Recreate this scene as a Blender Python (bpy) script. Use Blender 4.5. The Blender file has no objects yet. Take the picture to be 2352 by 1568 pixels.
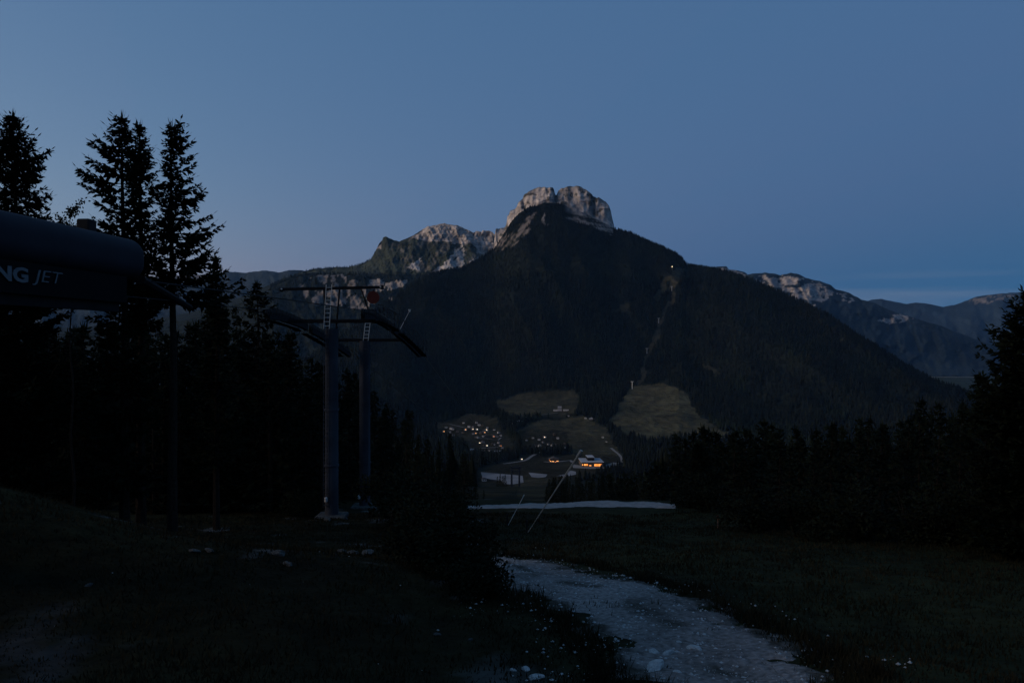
import bpy, bmesh, math, random
import numpy as np
from mathutils import Vector, Matrix
R = math.radians
random.seed(7); RNG = np.random.default_rng(7)
sc = bpy.context.scene
COL = sc.collection
F = 1829.33                      # focal length in 2352-wide picture units; camera at the origin looking along +Y

# ------------------------------------------------------------------ camera, sky, sun, exposure
cd = bpy.data.cameras.new('camera'); cam = bpy.data.objects.new('camera', cd); COL.objects.link(cam)
cd.sensor_width = 36; cd.lens = 28; cd.clip_start = 0.1; cd.clip_end = 60000
cam.location = (0, 0, 0); cam.rotation_euler = (R(90), 0, 0)
sc.camera = cam
SUN_AZ = -92.0                   # compass angle of the set sun, measured from the view axis (left is negative)
w = bpy.data.worlds.new('World'); sc.world = w; w.use_nodes = True
nt = w.node_tree; bg = nt.nodes['Background']
sky = nt.nodes.new('ShaderNodeTexSky'); sky.sky_type = 'NISHITA'; sky.sun_disc = False
sky.sun_elevation = R(-4.0); sky.sun_rotation = R(SUN_AZ); sky.altitude = 1000
sky.air_density = 1.0; sky.dust_density = 0.3; sky.ozone_density = 3.4
tint = nt.nodes.new('ShaderNodeMix'); tint.data_type = 'RGBA'; tint.blend_type = 'MULTIPLY'
tint.inputs[0].default_value = 1.0; tint.inputs[7].default_value = (20.0, 15.0, 4.6, 1)
nt.links.new(sky.outputs[0], tint.inputs[6])
add = nt.nodes.new('ShaderNodeMix'); add.data_type = 'RGBA'; add.blend_type = 'ADD'; add.inputs[0].default_value = 1.0
add.inputs[7].default_value = (.066, .240, .515, 1)     # multiple-scattered twilight blue
nt.links.new(tint.outputs[2], add.inputs[6])
# thin cloud veil low over the horizon
tc = nt.nodes.new('ShaderNodeTexCoord'); mp = nt.nodes.new('ShaderNodeMapping'); mp.inputs['Scale'].default_value = (2.2, 2.2, 34)
mp.inputs['Location'].default_value = (3.1, 0, 1.7); mp.inputs['Rotation'].default_value = (0, R(-3), 0)
nz = nt.nodes.new('ShaderNodeTexNoise'); nz.inputs['Scale'].default_value = 1.6; nz.inputs['Detail'].default_value = 5
nt.links.new(tc.outputs['Generated'], mp.inputs[0]); nt.links.new(mp.outputs[0], nz.inputs[0])
rmp = nt.nodes.new('ShaderNodeMapRange'); rmp.inputs[1].default_value = .46; rmp.inputs[2].default_value = .72
nt.links.new(nz.outputs[0], rmp.inputs[0])
sep = nt.nodes.new('ShaderNodeSeparateXYZ'); nt.links.new(tc.outputs['Generated'], sep.inputs[0])
b1 = nt.nodes.new('ShaderNodeMapRange'); b1.inputs[1].default_value = .088; b1.inputs[2].default_value = .060
nt.links.new(sep.outputs[2], b1.inputs[0])
mu = nt.nodes.new('ShaderNodeMath'); mu.operation = 'MULTIPLY'; nt.links.new(rmp.outputs[0], mu.inputs[0]); nt.links.new(b1.outputs[0], mu.inputs[1])
mu2 = nt.nodes.new('ShaderNodeMath'); mu2.operation = 'MULTIPLY'; mu2.inputs[1].default_value = .45; nt.links.new(mu.outputs[0], mu2.inputs[0])
cl = nt.nodes.new('ShaderNodeMix'); cl.data_type = 'RGBA'; cl.inputs[7].default_value = (.34, .43, .60, 1)
nt.links.new(mu2.outputs[0], cl.inputs[0]); nt.links.new(add.outputs[2], cl.inputs[6])
nt.links.new(cl.outputs[2], bg.inputs[0]); bg.inputs[1].default_value = 0.14
sl = bpy.data.lights.new('sun', 'SUN'); so = bpy.data.objects.new('sun', sl); COL.objects.link(so)
SUN_EL = 13.0
SUN_LAMP_AZ = -108.0
sl.energy = 0.90; sl.angle = R(40); sl.color = (1.0, .80, .62)
sd = Vector((math.sin(R(SUN_LAMP_AZ)) * math.cos(R(SUN_EL)), math.cos(R(SUN_LAMP_AZ)) * math.cos(R(SUN_EL)), math.sin(R(SUN_EL))))
so.rotation_euler = sd.to_track_quat('Z', 'Y').to_euler(); so.location = sd * 300
vs = sc.view_settings; vs.view_transform = 'Standard'; vs.look = 'None'; vs.gamma = 1.0; vs.exposure = 1.75
vs.use_curve_mapping = False
sc.cycles.use_denoising = True
sc.cycles.volume_bounces = 0; sc.cycles.max_bounces = 4; sc.cycles.diffuse_bounces = 2

# ------------------------------------------------------------------ helpers
def h3(ix, iy, iz, s):
    n = (ix.astype(np.int64) * 374761393 + iy.astype(np.int64) * 668265263 + iz.astype(np.int64) * 2147483647 + s * 974634777) & 0xffffffff
    n = ((n ^ (n >> 13)) * 1274126177) & 0xffffffff
    n = n ^ (n >> 16)
    return (n & 0xffffff) / float(0xffffff)
def vn(x, y, z=None, s=0):
    x = np.asarray(x, float); y = np.asarray(y, float); z = np.zeros_like(x) if z is None else np.asarray(z, float)
    x, y, z = np.broadcast_arrays(x, y, z)
    xi, yi, zi = np.floor(x), np.floor(y), np.floor(z)
    fx, fy, fz = x - xi, y - yi, z - zi
    fx, fy, fz = [t * t * (3 - 2 * t) for t in (fx, fy, fz)]
    r = 0
    for a in (0, 1):
        for b in (0, 1):
            for c in (0, 1):
                r = r + h3(xi + a, yi + b, zi + c, s) * (fx if a else 1 - fx) * (fy if b else 1 - fy) * (fz if c else 1 - fz)
    return r * 2 - 1
def fbm(x, y, z=None, s=0, o=4, g=.5):
    r, a, f = 0, 1.0, 1.0
    for k in range(o):
        r = r + a * vn(np.asarray(x) * f, np.asarray(y) * f, None if z is None else np.asarray(z) * f, s + k * 17); a *= g; f *= 2.03
    return r
def sm(a, b, t):
    t = np.clip((np.asarray(t, float) - a) / (b - a), 0, 1); return t * t * (3 - 2 * t)
def inpoly(px, py, poly):
    px = np.asarray(px, float); py = np.asarray(py, float); r = np.zeros(px.shape, bool); n = len(poly)
    for i in range(n):
        x1, y1 = poly[i]; x2, y2 = poly[(i + 1) % n]
        if y1 == y2: continue
        c = ((y1 > py) != (y2 > py)) & (px < (x2 - x1) * (py - y1) / (y2 - y1) + x1)
        r ^= c
    return r
def mesh_np(name, V, T, mat, col=None, smooth=False):
    """one mesh from numpy arrays: V (n,3), T (m,3) or (m,4)"""
    me = bpy.data.meshes.new(name); V = np.asarray(V, np.float32); T = np.asarray(T, np.int32)
    k = T.shape[1]; m = len(T)
    me.vertices.add(len(V)); me.vertices.foreach_set('co', V.ravel())
    me.loops.add(m * k); me.loops.foreach_set('vertex_index', T.ravel())
    me.polygons.add(m); me.polygons.foreach_set('loop_start', np.arange(0, m * k, k, dtype=np.int32))
    me.polygons.foreach_set('use_smooth', np.full(m, smooth))
    me.update(calc_edges=True)
    if col is not None:
        at = me.color_attributes.new('Col', 'FLOAT_COLOR', 'POINT')
        c4 = np.ones((len(V), 4), np.float32); c4[:, :3] = col; at.data.foreach_set('color', c4.ravel())
    if mat: me.materials.append(mat)
    return me
def link(name, me, parent=None, loc=None):
    o = bpy.data.objects.new(name, me); COL.objects.link(o)
    if parent: o.parent = parent
    if loc is not None: o.location = loc
    return o
def empty(name, loc=(0, 0, 0), rz=0):
    o = bpy.data.objects.new(name, None); COL.objects.link(o); o.location = loc; o.rotation_euler = (0, 0, rz); o.empty_display_size = .3
    return o
def tag(o, label, cat, group=None):
    o['label'] = label; o['category'] = cat
    if group: o['group'] = group
    return o
def kind(o, k='structure'):
    o['kind'] = k; return o
def copy_tree(o, parent=None):
    c = o.copy(); COL.objects.link(c)
    if parent: c.parent = parent
    for ch in o.children: copy_tree(ch, c)
    return c
ORD = ['first', 'second', 'third', 'fourth', 'fifth', 'sixth', 'seventh', 'eighth', 'ninth', 'tenth', 'eleventh', 'twelfth', 'thirteenth', 'fourteenth',
       'fifteenth', 'sixteenth', 'seventeenth', 'eighteenth', 'nineteenth', 'twentieth']
def ordn(i):
    if i < 20: return ORD[i]
    t = ['twenty', 'thirty', 'forty', 'fifty', 'sixty', 'seventy', 'eighty', 'ninety', 'hundred'][(i + 1) // 10 - 2]
    if (i + 1) % 10: return t + '-' + ORD[(i + 1) % 10 - 1]
    return t[:-1] + 'ieth' if t.endswith('y') else t + 'th'
class MB:
    """collects shapes for one mesh"""
    def __init__(self): self.v = []; self.f = []
    def add(self, vs, fs):
        b = len(self.v); self.v += [tuple(p) for p in vs]; self.f += [tuple(i + b for i in f) for f in fs]
    def box(self, c, s, rz=0, M=None):
        x, y, z = [t / 2 for t in s]; P = [Vector((a * x, b * y, d * z)) for a in (-1, 1) for b in (-1, 1) for d in (-1, 1)]
        m = Matrix.Translation(c) @ (M if M is not None else Matrix.Rotation(rz, 4, 'Z'))
        self.add([m @ p for p in P], [(0, 1, 3, 2), (4, 6, 7, 5), (0, 4, 5, 1), (2, 3, 7, 6), (0, 2, 6, 4), (1, 5, 7, 3)])
    def bar(self, a, b, r0, r1=None, n=8, cap=True):
        a, b = Vector(a), Vector(b); r1 = r0 if r1 is None else r1; d = b - a; L = d.length
        if L < 1e-6: return
        q = d.to_track_quat('Z', 'Y'); vs = []
        for p, r in ((a, r0), (b, r1)):
            for i in range(n):
                t = 2 * math.pi * i / n; vs.append(p + q @ Vector((math.cos(t) * r, math.sin(t) * r, 0)))
        fs = [(i, (i + 1) % n, n + (i + 1) % n, n + i) for i in range(n)]
        if cap: fs += [tuple(range(n - 1, -1, -1)), tuple(range(n, 2 * n))]
        self.add(vs, fs)
    def mesh(self, name, mat, smooth=False, bevel=0, seg=3):
        me = bpy.data.meshes.new(name); me.from_pydata(self.v, [], self.f); me.materials.append(mat)
        bm = bmesh.new(); bm.from_mesh(me); bmesh.ops.recalc_face_normals(bm, faces=bm.faces)
        if bevel: bmesh.ops.bevel(bm, geom=list(bm.edges), offset=bevel, segments=seg, profile=.5, affect='EDGES')
        for f in bm.faces: f.smooth = smooth
        bm.to_mesh(me); bm.free(); return me
    def obj(self, name, mat, parent=None, loc=None, **k): return link(name, self.mesh(name, mat, **k), parent, loc)

# ------------------------------------------------------------------ materials
def mat(name, c, rough=.9, scale=5, var=.35, metal=0, bump=0, attr=False, c2=None, detail=4, spec=.25, bdist=None):
    m = bpy.data.materials.new(name); m.use_nodes = True; t = m.node_tree; p = t.nodes['Principled BSDF']
    p.inputs['Roughness'].default_value = rough; p.inputs['Metallic'].default_value = metal; p.inputs['Specular IOR Level'].default_value = spec
    tc = t.nodes.new('ShaderNodeTexCoord'); n = t.nodes.new('ShaderNodeTexNoise'); n.inputs['Scale'].default_value = scale; n.inputs['Detail'].default_value = detail
    t.links.new(tc.outputs['Object'], n.inputs[0])
    mr = t.nodes.new('ShaderNodeMapRange'); mr.inputs[1].default_value = .3; mr.inputs[2].default_value = .7
    mr.inputs[3].default_value = 1 - var; mr.inputs[4].default_value = 1 + var; t.links.new(n.outputs[0], mr.inputs[0])
    mx = t.nodes.new('ShaderNodeMix'); mx.data_type = 'RGBA'; mx.blend_type = 'MULTIPLY'; mx.inputs[0].default_value = 1
    if attr:
        a = t.nodes.new('ShaderNodeVertexColor'); a.layer_name = 'Col'; t.links.new(a.outputs[0], mx.inputs[6])
    elif c2 is not None:
        n2 = t.nodes.new('ShaderNodeTexNoise'); n2.inputs['Scale'].default_value = scale * .23; n2.inputs['Detail'].default_value = 3; t.links.new(tc.outputs['Object'], n2.inputs[0])
        m2 = t.nodes.new('ShaderNodeMix'); m2.data_type = 'RGBA'; m2.inputs[6].default_value = (*c, 1); m2.inputs[7].default_value = (*c2, 1)
        r2 = t.nodes.new('ShaderNodeMapRange'); r2.inputs[1].default_value = .42; r2.inputs[2].default_value = .6; t.links.new(n2.outputs[0], r2.inputs[0])
        t.links.new(r2.outputs[0], m2.inputs[0]); t.links.new(m2.outputs[2], mx.inputs[6])
    else: mx.inputs[6].default_value = (*c, 1)
    t.links.new(mr.outputs[0], mx.inputs[7]); t.links.new(mx.outputs[2], p.inputs['Base Color'])
    if bump:
        b = t.nodes.new('ShaderNodeBump'); b.inputs['Strength'].default_value = bump; b.inputs['Distance'].default_value = bdist or 1 / scale
        t.links.new(n.outputs[0], b.inputs['Height']); t.links.new(b.outputs[0], p.inputs['Normal'])
    return m
def emis(name, c, s):
    m = bpy.data.materials.new(name); m.use_nodes = True; p = m.node_tree.nodes['Principled BSDF']
    p.inputs['Base Color'].default_value = (*c, 1); p.inputs['Emission Color'].default_value = (*c, 1); p.inputs['Emission Strength'].default_value = s
    n = m.node_tree.nodes.new('ShaderNodeTexNoise'); n.inputs['Scale'].default_value = .8
    mr = m.node_tree.nodes.new('ShaderNodeMapRange'); mr.inputs[3].default_value = .55 * s; mr.inputs[4].default_value = 1.45 * s
    m.node_tree.links.new(n.outputs[0], mr.inputs[0]); m.node_tree.links.new(mr.outputs[0], p.inputs['Emission Strength'])
    return m
M = dict(
    terrain=mat('mountain_surface', (0, 0, 0), 1, .035, .45, attr=True, detail=8, spec=.05, bump=.7, bdist=14),
    ground=mat('meadow_grass', (0, 0, 0), 1, 1.3, .4, attr=True, detail=6, spec=.05, bump=.3),
    grass=mat('grass_blades', (.020, .018, .008), .9, .7, .5, c2=(.030, .023, .011), spec=.1),
    gravel=mat('gravel', (.17, .17, .18), 1, 9, .45, bump=.6, c2=(.11, .105, .10), detail=8, spec=.1),
    track=mat('stony_track', (0, 0, 0), 1, 7, .45, bump=.7, attr=True, detail=9, spec=.05),
    rut=mat('muddy_gravel', (.036, .036, .037), 1, 6, .5, spec=.05),
    road=mat('road_gravel', (.28, .25, .235), 1, 2, .25, bump=.2, detail=7, spec=.1),
    asphalt=mat('pale_asphalt', (.135, .14, .155), .9, .03, .3, spec=.2),
    greystone=mat('dark_grey_stone', (.085, .085, .082), .95, 5, .45, bump=.5, detail=7, spec=.1),  # darker grey stone for the left turf and the mast bases
    stone=mat('limestone', (.44, .43, .42), .95, 6, .3, bump=.5, detail=7, spec=.1),
    bark=mat('spruce_bark', (.028, .022, .018), 1, 8, .4, bump=.4, spec=.05),
    needle=mat('spruce_needles', (.012, .017, .010), .95, 1.2, .5, spec=.05),
    leaf=mat('shrub_leaves', (.013, .016, .008), .9, 1.5, .5, spec=.08),
    forest=mat('far_forest', (0, 0, 0), 1, .03, .4, attr=True, spec=.02),
    steel=mat('galvanised_steel', (.30, .32, .36), .6, 1.2, .18, metal=.3, spec=.4),
    pole=mat('grey_blue_mast_paint', (.062, .066, .082), .85, .8, .3, spec=.08),
    lampw=mat('white_lamp_shell', (.8, .8, .8), .5, 3, .05),
    alu=mat('pale_ladder_metal', (.62, .61, .60), .5, 6, .15, metal=.4),
    dark=mat('dark_steel', (.016, .016, .019), .85, 3, .25, spec=.12),
    rubber=mat('black_rubber', (.018, .017, .018), .8, 6, .2),
    red=mat('red_disc_paint', (.11, .022, .018), .7, 4, .2),
    canopy=mat('dark_station_panels', (.030, .030, .040), .8, .7, .15, spec=.12),
    fascia=mat('dark_fascia', (.007, .007, .009), .8, 1, .15, spec=.08),
    letter=mat('white_lettering', (.17, .175, .19), .8, 3, .15),
    conc=mat('concrete', (.30, .30, .30), .95, 3, .25, bump=.2),
    wall=mat('pale_render_wall', (.36, .36, .38), .95, .3, .15),
    wallg=mat('grey_render_wall', (.19, .19, .21), .95, .3, .2),
    wood=mat('timber_wall', (.06, .045, .035), .95, .5, .3),
    roof=mat('dark_roof_tiles', (.05, .045, .045), .95, .5, .3),
    roofp=mat('pale_metal_roof', (.24, .26, .30), .8, .3, .15, spec=.3),
    glass=mat('dark_window_glass', (.02, .025, .035), .15, 1, .1, spec=.5),
    slate=mat('slate_blue_paint', (.022, .030, .045), .8, 1, .2, spec=.1),
    lance=mat('pale_lance_tube', (.48, .42, .37), .6, 3, .2),
    rope=mat('steel_rope', (.018, .018, .02), .8, 20, .2),
    marker=mat('faded_marker', (.30, .17, .13), .9, 6, .2),
    warm=emis('warm_window_light', (1, .42, .12), .85),
    orange=emis('orange_lamp_light', (1, .28, .045), .36),
    hall=emis('hall_window_light', (1, .36, .085), .40),
    cool=emis('pale_lamp_light', (1, .80, .52), .85),
)

# ------------------------------------------------------------------ near ground
def gz(x, y):
    x = np.asarray(x, float); y = np.asarray(y, float)
    a = -1.75 - .20 * y - .22 * np.minimum(0, y + 12); b = -5.2 - .1256 * y
    z = a + (b - a) * sm(1, 19, y)
    z = z - .12 * np.maximum(0, y - 71) * sm(66, 84, y)
    ye = np.interp(x, [11, 14.4, 16, 18, 24.4, 60, 200], [110, 80, 52, 42, 38, 36, 34])
    z = z - np.minimum(.42 * np.maximum(0, y - ye - 1), 9) * sm(12, 16, x)
    z = z + 4.6 * np.exp(-(((x + 24) / 11.5) ** 2 + ((y - 27) / 8.5) ** 2))          # levelled pad of the lift station
    z = z + .5 * np.exp(-(((x + 7) / 5) ** 2 + ((y - 29) / 4) ** 2))
    z = z + .25 * fbm(x / 9, y / 9, s=3, o=3) + .05 * fbm(x / 1.3, y / 1.3, s=9, o=3)
    left = sm(-50, -120, x) * 22 * sm(30, -40, y)
    return z + left
def hit(u, v, y0=6, y1=200):
    ys = np.arange(y0, y1, .1); xs = (u - 1176) / F * ys; zr = (784 - v) / F * ys
    g = gz(xs, ys); k = np.argmax(g >= zr)
    if not (g >= zr).any(): k = len(ys) - 1
    return Vector((xs[k], ys[k], g[k]))
def pt(u, v, Y): return Vector(((u - 1176) / F * Y, Y, (784 - v) / F * Y))

def path_edges(pix_l, pix_r, n):
    L = [hit(*p) for p in pix_l]; Rr = [hit(*p) for p in pix_r]
    tl = np.linspace(0, 1, len(L)); t = np.linspace(0, 1, n)
    f = lambda Q, k: np.interp(t, tl, [q[k] for q in Q])
    return f(L, 0), f(L, 1), f(Rr, 0), f(Rr, 1)
PATH_L = [(1130, 1288), (1150, 1322), (1150, 1357), (1225, 1373), (1290, 1398), (1345, 1440), (1390, 1480), (1420, 1525), (1445, 1566)]
PATH_R = [(1150, 1276), (1225, 1284), (1300, 1300), (1400, 1325), (1490, 1339), (1585, 1376), (1705, 1428), (1820, 1484), (1950, 1566)]
ROAD_F = [(1000, 1174), (1085, 1168), (1140, 1167), (1220, 1166), (1330, 1164), (1430, 1163), (1500, 1165), (1552, 1169)]
ROAD_B = [(1000, 1169), (1085, 1163), (1140, 1160), (1220, 1157), (1330, 1153.5), (1430, 1152), (1500, 1153.5), (1552, 1158)]

def strip(name, pl, pr, n, m, mt, lift, rag, cap, seed):
    ax, ay, bx, by = path_edges(pl, pr, n)
    s = np.linspace(-.12, 1.12, m); V = []
    for i in range(n):
        k = (s[None] * 1.0)[0]
        x = ax[i] + (bx[i] - ax[i]) * k; y = ay[i] + (by[i] - ay[i]) * k
        V.append(np.stack([x, y], 1))
    V = np.array(V); x, y = V[..., 0], V[..., 1]
    e = np.minimum(s, 1 - s)[None] + rag * fbm(x / .9, y / .9, s=seed, o=4)
    z = gz(x, y) + np.clip(e * cap, -.14, lift) + .015 * fbm(x * 3, y * 3, s=seed + 5, o=3)
    P = np.stack([x, y, z], -1).reshape(-1, 3); idx = np.arange(n * m).reshape(n, m)
    T = np.stack([idx[:-1, :-1], idx[1:, :-1], idx[1:, 1:], idx[:-1, 1:]], -1).reshape(-1, 4)
    col = None
    if mt is M['track']:
        q = fbm(x / .5, y / .5, s=seed + 9, o=4); ed = sm(.0, .17, np.minimum(s, 1 - s)[None] + .10 * q)
        mid = np.exp(-((s[None] - .52) / .11) ** 2) * sm(-.35, .45, fbm(x / 1.3, y / 1.3, s=seed + 11, o=4))          # weeds between the wheel lines
        g_ = (ed * (1 - .9 * mid))[..., None]; tone = 1 + .22 * fbm(x / 2.5, y / 2.5, s=seed + 13, o=4)[..., None]
        col = (g_ * np.array([.215, .185, .172]) * tone + (1 - g_) * np.array([.052, .045, .036])).reshape(-1, 3)
    return kind(link(name, mesh_np(name, P, T, mt, col, smooth=True)))
gxs = np.concatenate([np.arange(-150, -34, 4), np.arange(-34, 46, .4), np.arange(46, 160, 4)])
gys = np.concatenate([np.arange(-150, 4, 5), np.arange(4, 84, .45), np.arange(84, 150, 2.5)])
X, Y = np.meshgrid(gxs, gys); Z = gz(X, Y)
idx = np.arange(X.size).reshape(X.shape)
T = np.stack([idx[:-1, :-1], idx[:-1, 1:], idx[1:, 1:], idx[1:, :-1]], -1).reshape(-1, 4)
d = fbm(X / 7, Y / 7, s=31, o=4)
base = np.stack([.020 + .007 * d, .018 + .006 * d, .008 + .002 * d], -1)
rightm = sm(0, 8, X - (Y - 40) * .1)[..., None]
base = base * (1 - .35 * rightm) + rightm * .35 * np.array([.022, .030, .012])
wear = (sm(.75, 1.0, fbm(X / 2.2, Y / 2.2, s=51, o=4)) * sm(2, -2, X))[..., None]      # bare stony spots in the left turf
base = base * (1 - wear) + wear * np.array([.10, .095, .09])
for ln in ([(55, 1566), (110, 1520), (160, 1484), (186, 1466)], [(2, 1510), (40, 1470), (80, 1435), (124, 1403)]):       # worn wheel tracks
    Q = [hit(*q) for q in ln]; q = np.linspace(0, 1, 40); t_ = np.linspace(0, 1, len(Q)); dd = 9e9
    for xx, yy in zip(np.interp(q, t_, [k.x for k in Q]), np.interp(q, t_, [k.y for k in Q])): dd = np.minimum(dd, np.hypot(X - xx, Y - yy))
    f_ = sm(.75, .1, dd + .35 * fbm(X / .9, Y / .9, s=52, o=3))[..., None]; base = base * (1 - f_) + f_ * np.array([.042, .041, .039])
kind(link('ground', mesh_np('ground', np.stack([X, Y, Z], -1).reshape(-1, 3), T, M['ground'], base.reshape(-1, 3), True)))
strip('gravel_path', PATH_L, PATH_R, 260, 60, M['track'], .05, .22, .7, 61)
strip('meadow_road', ROAD_F, ROAD_B, 160, 14, M['road'], .10, .05, .9, 71)

# unseen hill added behind and beside the camera, made steep to shade the foreground
az = np.radians(np.arange(64, 301, 4.0)); rr = np.array([55, 80, 130, 200, 300, 450, 650, 900, 1200.])
A, Q = np.meshgrid(az, rr); X = np.sin(A) * Q; Y = np.cos(A) * Q
side = np.interp(np.degrees(A), [64, 110, 160, 240, 285, 300], [-.10, .10, .40, .50, .46, .12])
Z = gz(np.sin(A) * 55, np.cos(A) * 55) - 1.5 + side * (Q - 55) + 6 * fbm(X / 90, Y / 90, s=5)
idx = np.arange(X.size).reshape(X.shape); T = np.stack([idx[:-1, :-1], idx[1:, :-1], idx[1:, 1:], idx[:-1, 1:]], -1).reshape(-1, 4)
kind(link('shading_hill', mesh_np('shading_hill', np.stack([X, Y, Z], -1).reshape(-1, 3), T, M['terrain'], np.tile([.025, .03, .015], (X.size, 1)), True)))

# ------------------------------------------------------------------ far terrain
def ip(u, pts): return np.interp(u, [p[0] for p in pts], [p[1] for p in pts])
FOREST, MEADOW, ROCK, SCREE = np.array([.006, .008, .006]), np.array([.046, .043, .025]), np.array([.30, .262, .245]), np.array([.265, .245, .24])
FIELDS = [
    [(1440, 900), (1460, 886), (1520, 881), (1580, 905), (1598, 945), (1640, 975), (1690, 1006), (1600, 1000), (1500, 1012), (1440, 1002), (1402, 975), (1420, 940)],
    [(1140, 925), (1170, 910), (1250, 897), (1318, 893), (1330, 925), (1312, 952), (1200, 957), (1150, 945)],
    [(1180, 985), (1250, 962), (1340, 955), (1388, 985), (1402, 1000), (1372, 1030), (1310, 1046), (1300, 1000), (1220, 987)],
    [(1003, 972), (1080, 952), (1140, 962), (1166, 1000), (1182, 1037), (1080, 1043), (1060, 1010), (1006, 1000)],
    [(1350, 1010), (1400, 1003), (1432, 1045), (1420, 1068), (1335, 1047)],
    [(1190, 988), (1302, 995), (1312, 1030), (1198, 1036)],
    [(1100, 1076), (1215, 1045), (1420, 1046), (1425, 1075), (1332, 1097), (1205, 1120), (1130, 1150), (1095, 1150)],
    [(1195, 1092), (1262, 1092), (1262, 1160), (1190, 1160)]]
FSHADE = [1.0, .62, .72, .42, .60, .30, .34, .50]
CUT = [(1470, 884), (1484, 830), (1500, 782), (1530, 702), (1552, 645), (1562, 618)]
C_pts = [(-1500, 905), (0, 905), (400, 900), (600, 870), (700, 830), (760, 790), (830, 735), (870, 708), (900, 690), (940, 662), (980, 634), (1020, 623), (1067, 614), (1112, 588),
         (1135, 572), (1150, 548), (1162, 530), (1171, 514), (1183, 499), (1196, 488), (1215, 476), (1231, 474), (1250, 466), (1266, 467), (1281, 467), (1296, 472), (1313, 482),
         (1339, 490), (1369, 504), (1411, 526), (1432, 533), (1448, 536), (1470, 548), (1500, 560), (1530, 572), (1550, 582), (1566, 594), (1576, 609), (1592, 611), (1610, 613), (1640, 618), (1670, 626), (1700, 635), (1760, 657), (1830, 690),
         (1900, 725), (1960, 765), (2020, 801), (2080, 840), (2150, 878), (2230, 906), (2400, 940), (2800, 960), (4000, 960)]
T_pts = [(1134, 572), (1136, 545), (1138, 528), (1142, 524.5), (1159, 522), (1163.5, 516), (1165, 497), (1169.5, 494), (1171, 485), (1183, 480), (1187, 476), (1190, 466), (1196, 460),
         (1201, 456), (1203, 448), (1213, 441), (1228, 433), (1237, 430), (1254, 430.5), (1270, 430), (1273, 437), (1275, 447), (1278, 449), (1282, 439), (1287, 435), (1294, 431), (1307, 428), (1317, 428.5), (1322, 427),
         (1331, 427), (1336, 431), (1348, 437), (1360, 446), (1363, 452), (1377, 455), (1391, 463), (1399, 472), (1403, 485), (1406, 501), (1410, 516), (1412, 527)]
us = np.concatenate([np.arange(-1500, 380, 30), np.arange(380, 860, 4), np.arange(860, 1700, 1.6), np.arange(1700, 2400, 4), np.arange(2400, 4000, 40)])
nc = len(us)
vc = ip(us, C_pts); vt = np.where((us > 1134) & (us < 1412), np.interp(us, [p[0] for p in T_pts], [p[1] for p in T_pts]), vc); vt = np.minimum(vt, vc - .0)
crag = (vc - vt) > 2
vt = vt + np.where(crag, 1.1 * fbm(us / 5, us * 0, s=41, o=3), 0)
Yc = ip(us, [(-1500, 2700), (600, 2850), (980, 3700), (1160, 3980), (1290, 4000), (1411, 4050), (1580, 4000), (1800, 3700), (2000, 3400), (2230, 3150), (2600, 2900), (4000, 2700)])
Yf = ip(us, [(-1500, 1900), (600, 2200), (900, 2550), (1100, 2880), (1300, 2950), (1480, 2980), (1600, 2860), (1700, 2650), (1850, 2450), (2230, 2250), (4000, 2100)])
zf = ip(us, [(-1500, -292), (900, -285), (1050, -262), (1150, -225), (1300, -205), (1480, -172), (1560, -176), (1640, -215), (1750, -270), (1900, -290), (4000, -292)])
VY = [120, 150, 300, 490, 700, 1000, 1350, 1560, 1680, 2050]; VZ = [-27.5, -31.5, -58.5, -89, -133, -190, -262, -293, -299, -302]
rows = []
vy = np.concatenate([np.geomspace(120, 1500, 60), np.linspace(1520, 2050, 26)])
for yy in vy:
    rows.append((np.full(nc, yy), np.full(nc, np.interp(yy, VY, VZ))))
for s in np.linspace(0, 1, 42)[1:]:
    yy = 2050 + (Yf - 2050) * s; rows.append((yy, -302 + (zf + 302) * s ** 1.8))
NV = len(rows)
zc = (784 - vc) / F * Yc
for s in np.linspace(0, 1, 110)[1:]:
    rows.append((Yf + (Yc - Yf) * s, zf + (zc - zf) * s ** 1.18))
NS = len(rows)
NCL = 34
for s in np.linspace(0, 1, NCL)[1:]:
    v = vc + (vt - vc) * s; yy = Yc + s * 46 * np.where(crag, 1, 0) + (0 if s < 1 else 0)
    rows.append((yy + s * 2, (784 - v) / F * (yy + s * 2)))
NT = len(rows)
zt = (784 - vt) / F * rows[-1][0]
for s in (.04, .12, .3, .6, 1):
    rows.append((rows[NT - 1][0] + s * 900, zt - 10 * s - 420 * s ** 1.6))
YY = np.array([r[0] for r in rows]); ZZ = np.array([r[1] for r in rows]); nr = len(rows)
UU = np.tile(us, (nr, 1)); XX = (UU - 1176) / F * YY
# relief: gullies and spurs on the slope, ribs on the crag
ri = np.arange(nr)[:, None]
ss = np.clip((ri - NV) / (NS - NV), 0, 1); env = (ss * (1 - ss) * 4) ** .7 * ((ri >= NV) & (ri < NS))
gul = 1 - 2 * np.abs(fbm(XX / 420 + YY / 1500, YY / 1500, s=21, o=4))
ZZ = ZZ + env * (34 * gul + 14 * fbm(XX / 110, YY / 110, s=23, o=3)) * sm(0, 500, YY - 1500)
ZZ = ZZ + sm(2100, 2700, YY) * (ri < NV) * 7 * fbm(XX / 160, YY / 160, s=25, o=3) * (1 - np.clip((ri - NV + 5) / 5, 0, 1))
cs = np.clip((ri - NS + 1) / (NCL - 1), 0, 1); cm = ((ri >= NS - 1) & (ri < NT)) * crag[None] * np.clip(cs * 5, 0, 1)
rib = .9 * fbm(UU / 30, ZZ / 150, s=27, o=5, g=.5) + .5 * np.abs(fbm(UU / 44, ZZ / 400, s=28, o=3)) - .3 * sm(.2, .6, fbm(UU / 50 + ZZ / 300, ZZ / 22, s=29, o=3))
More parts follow.
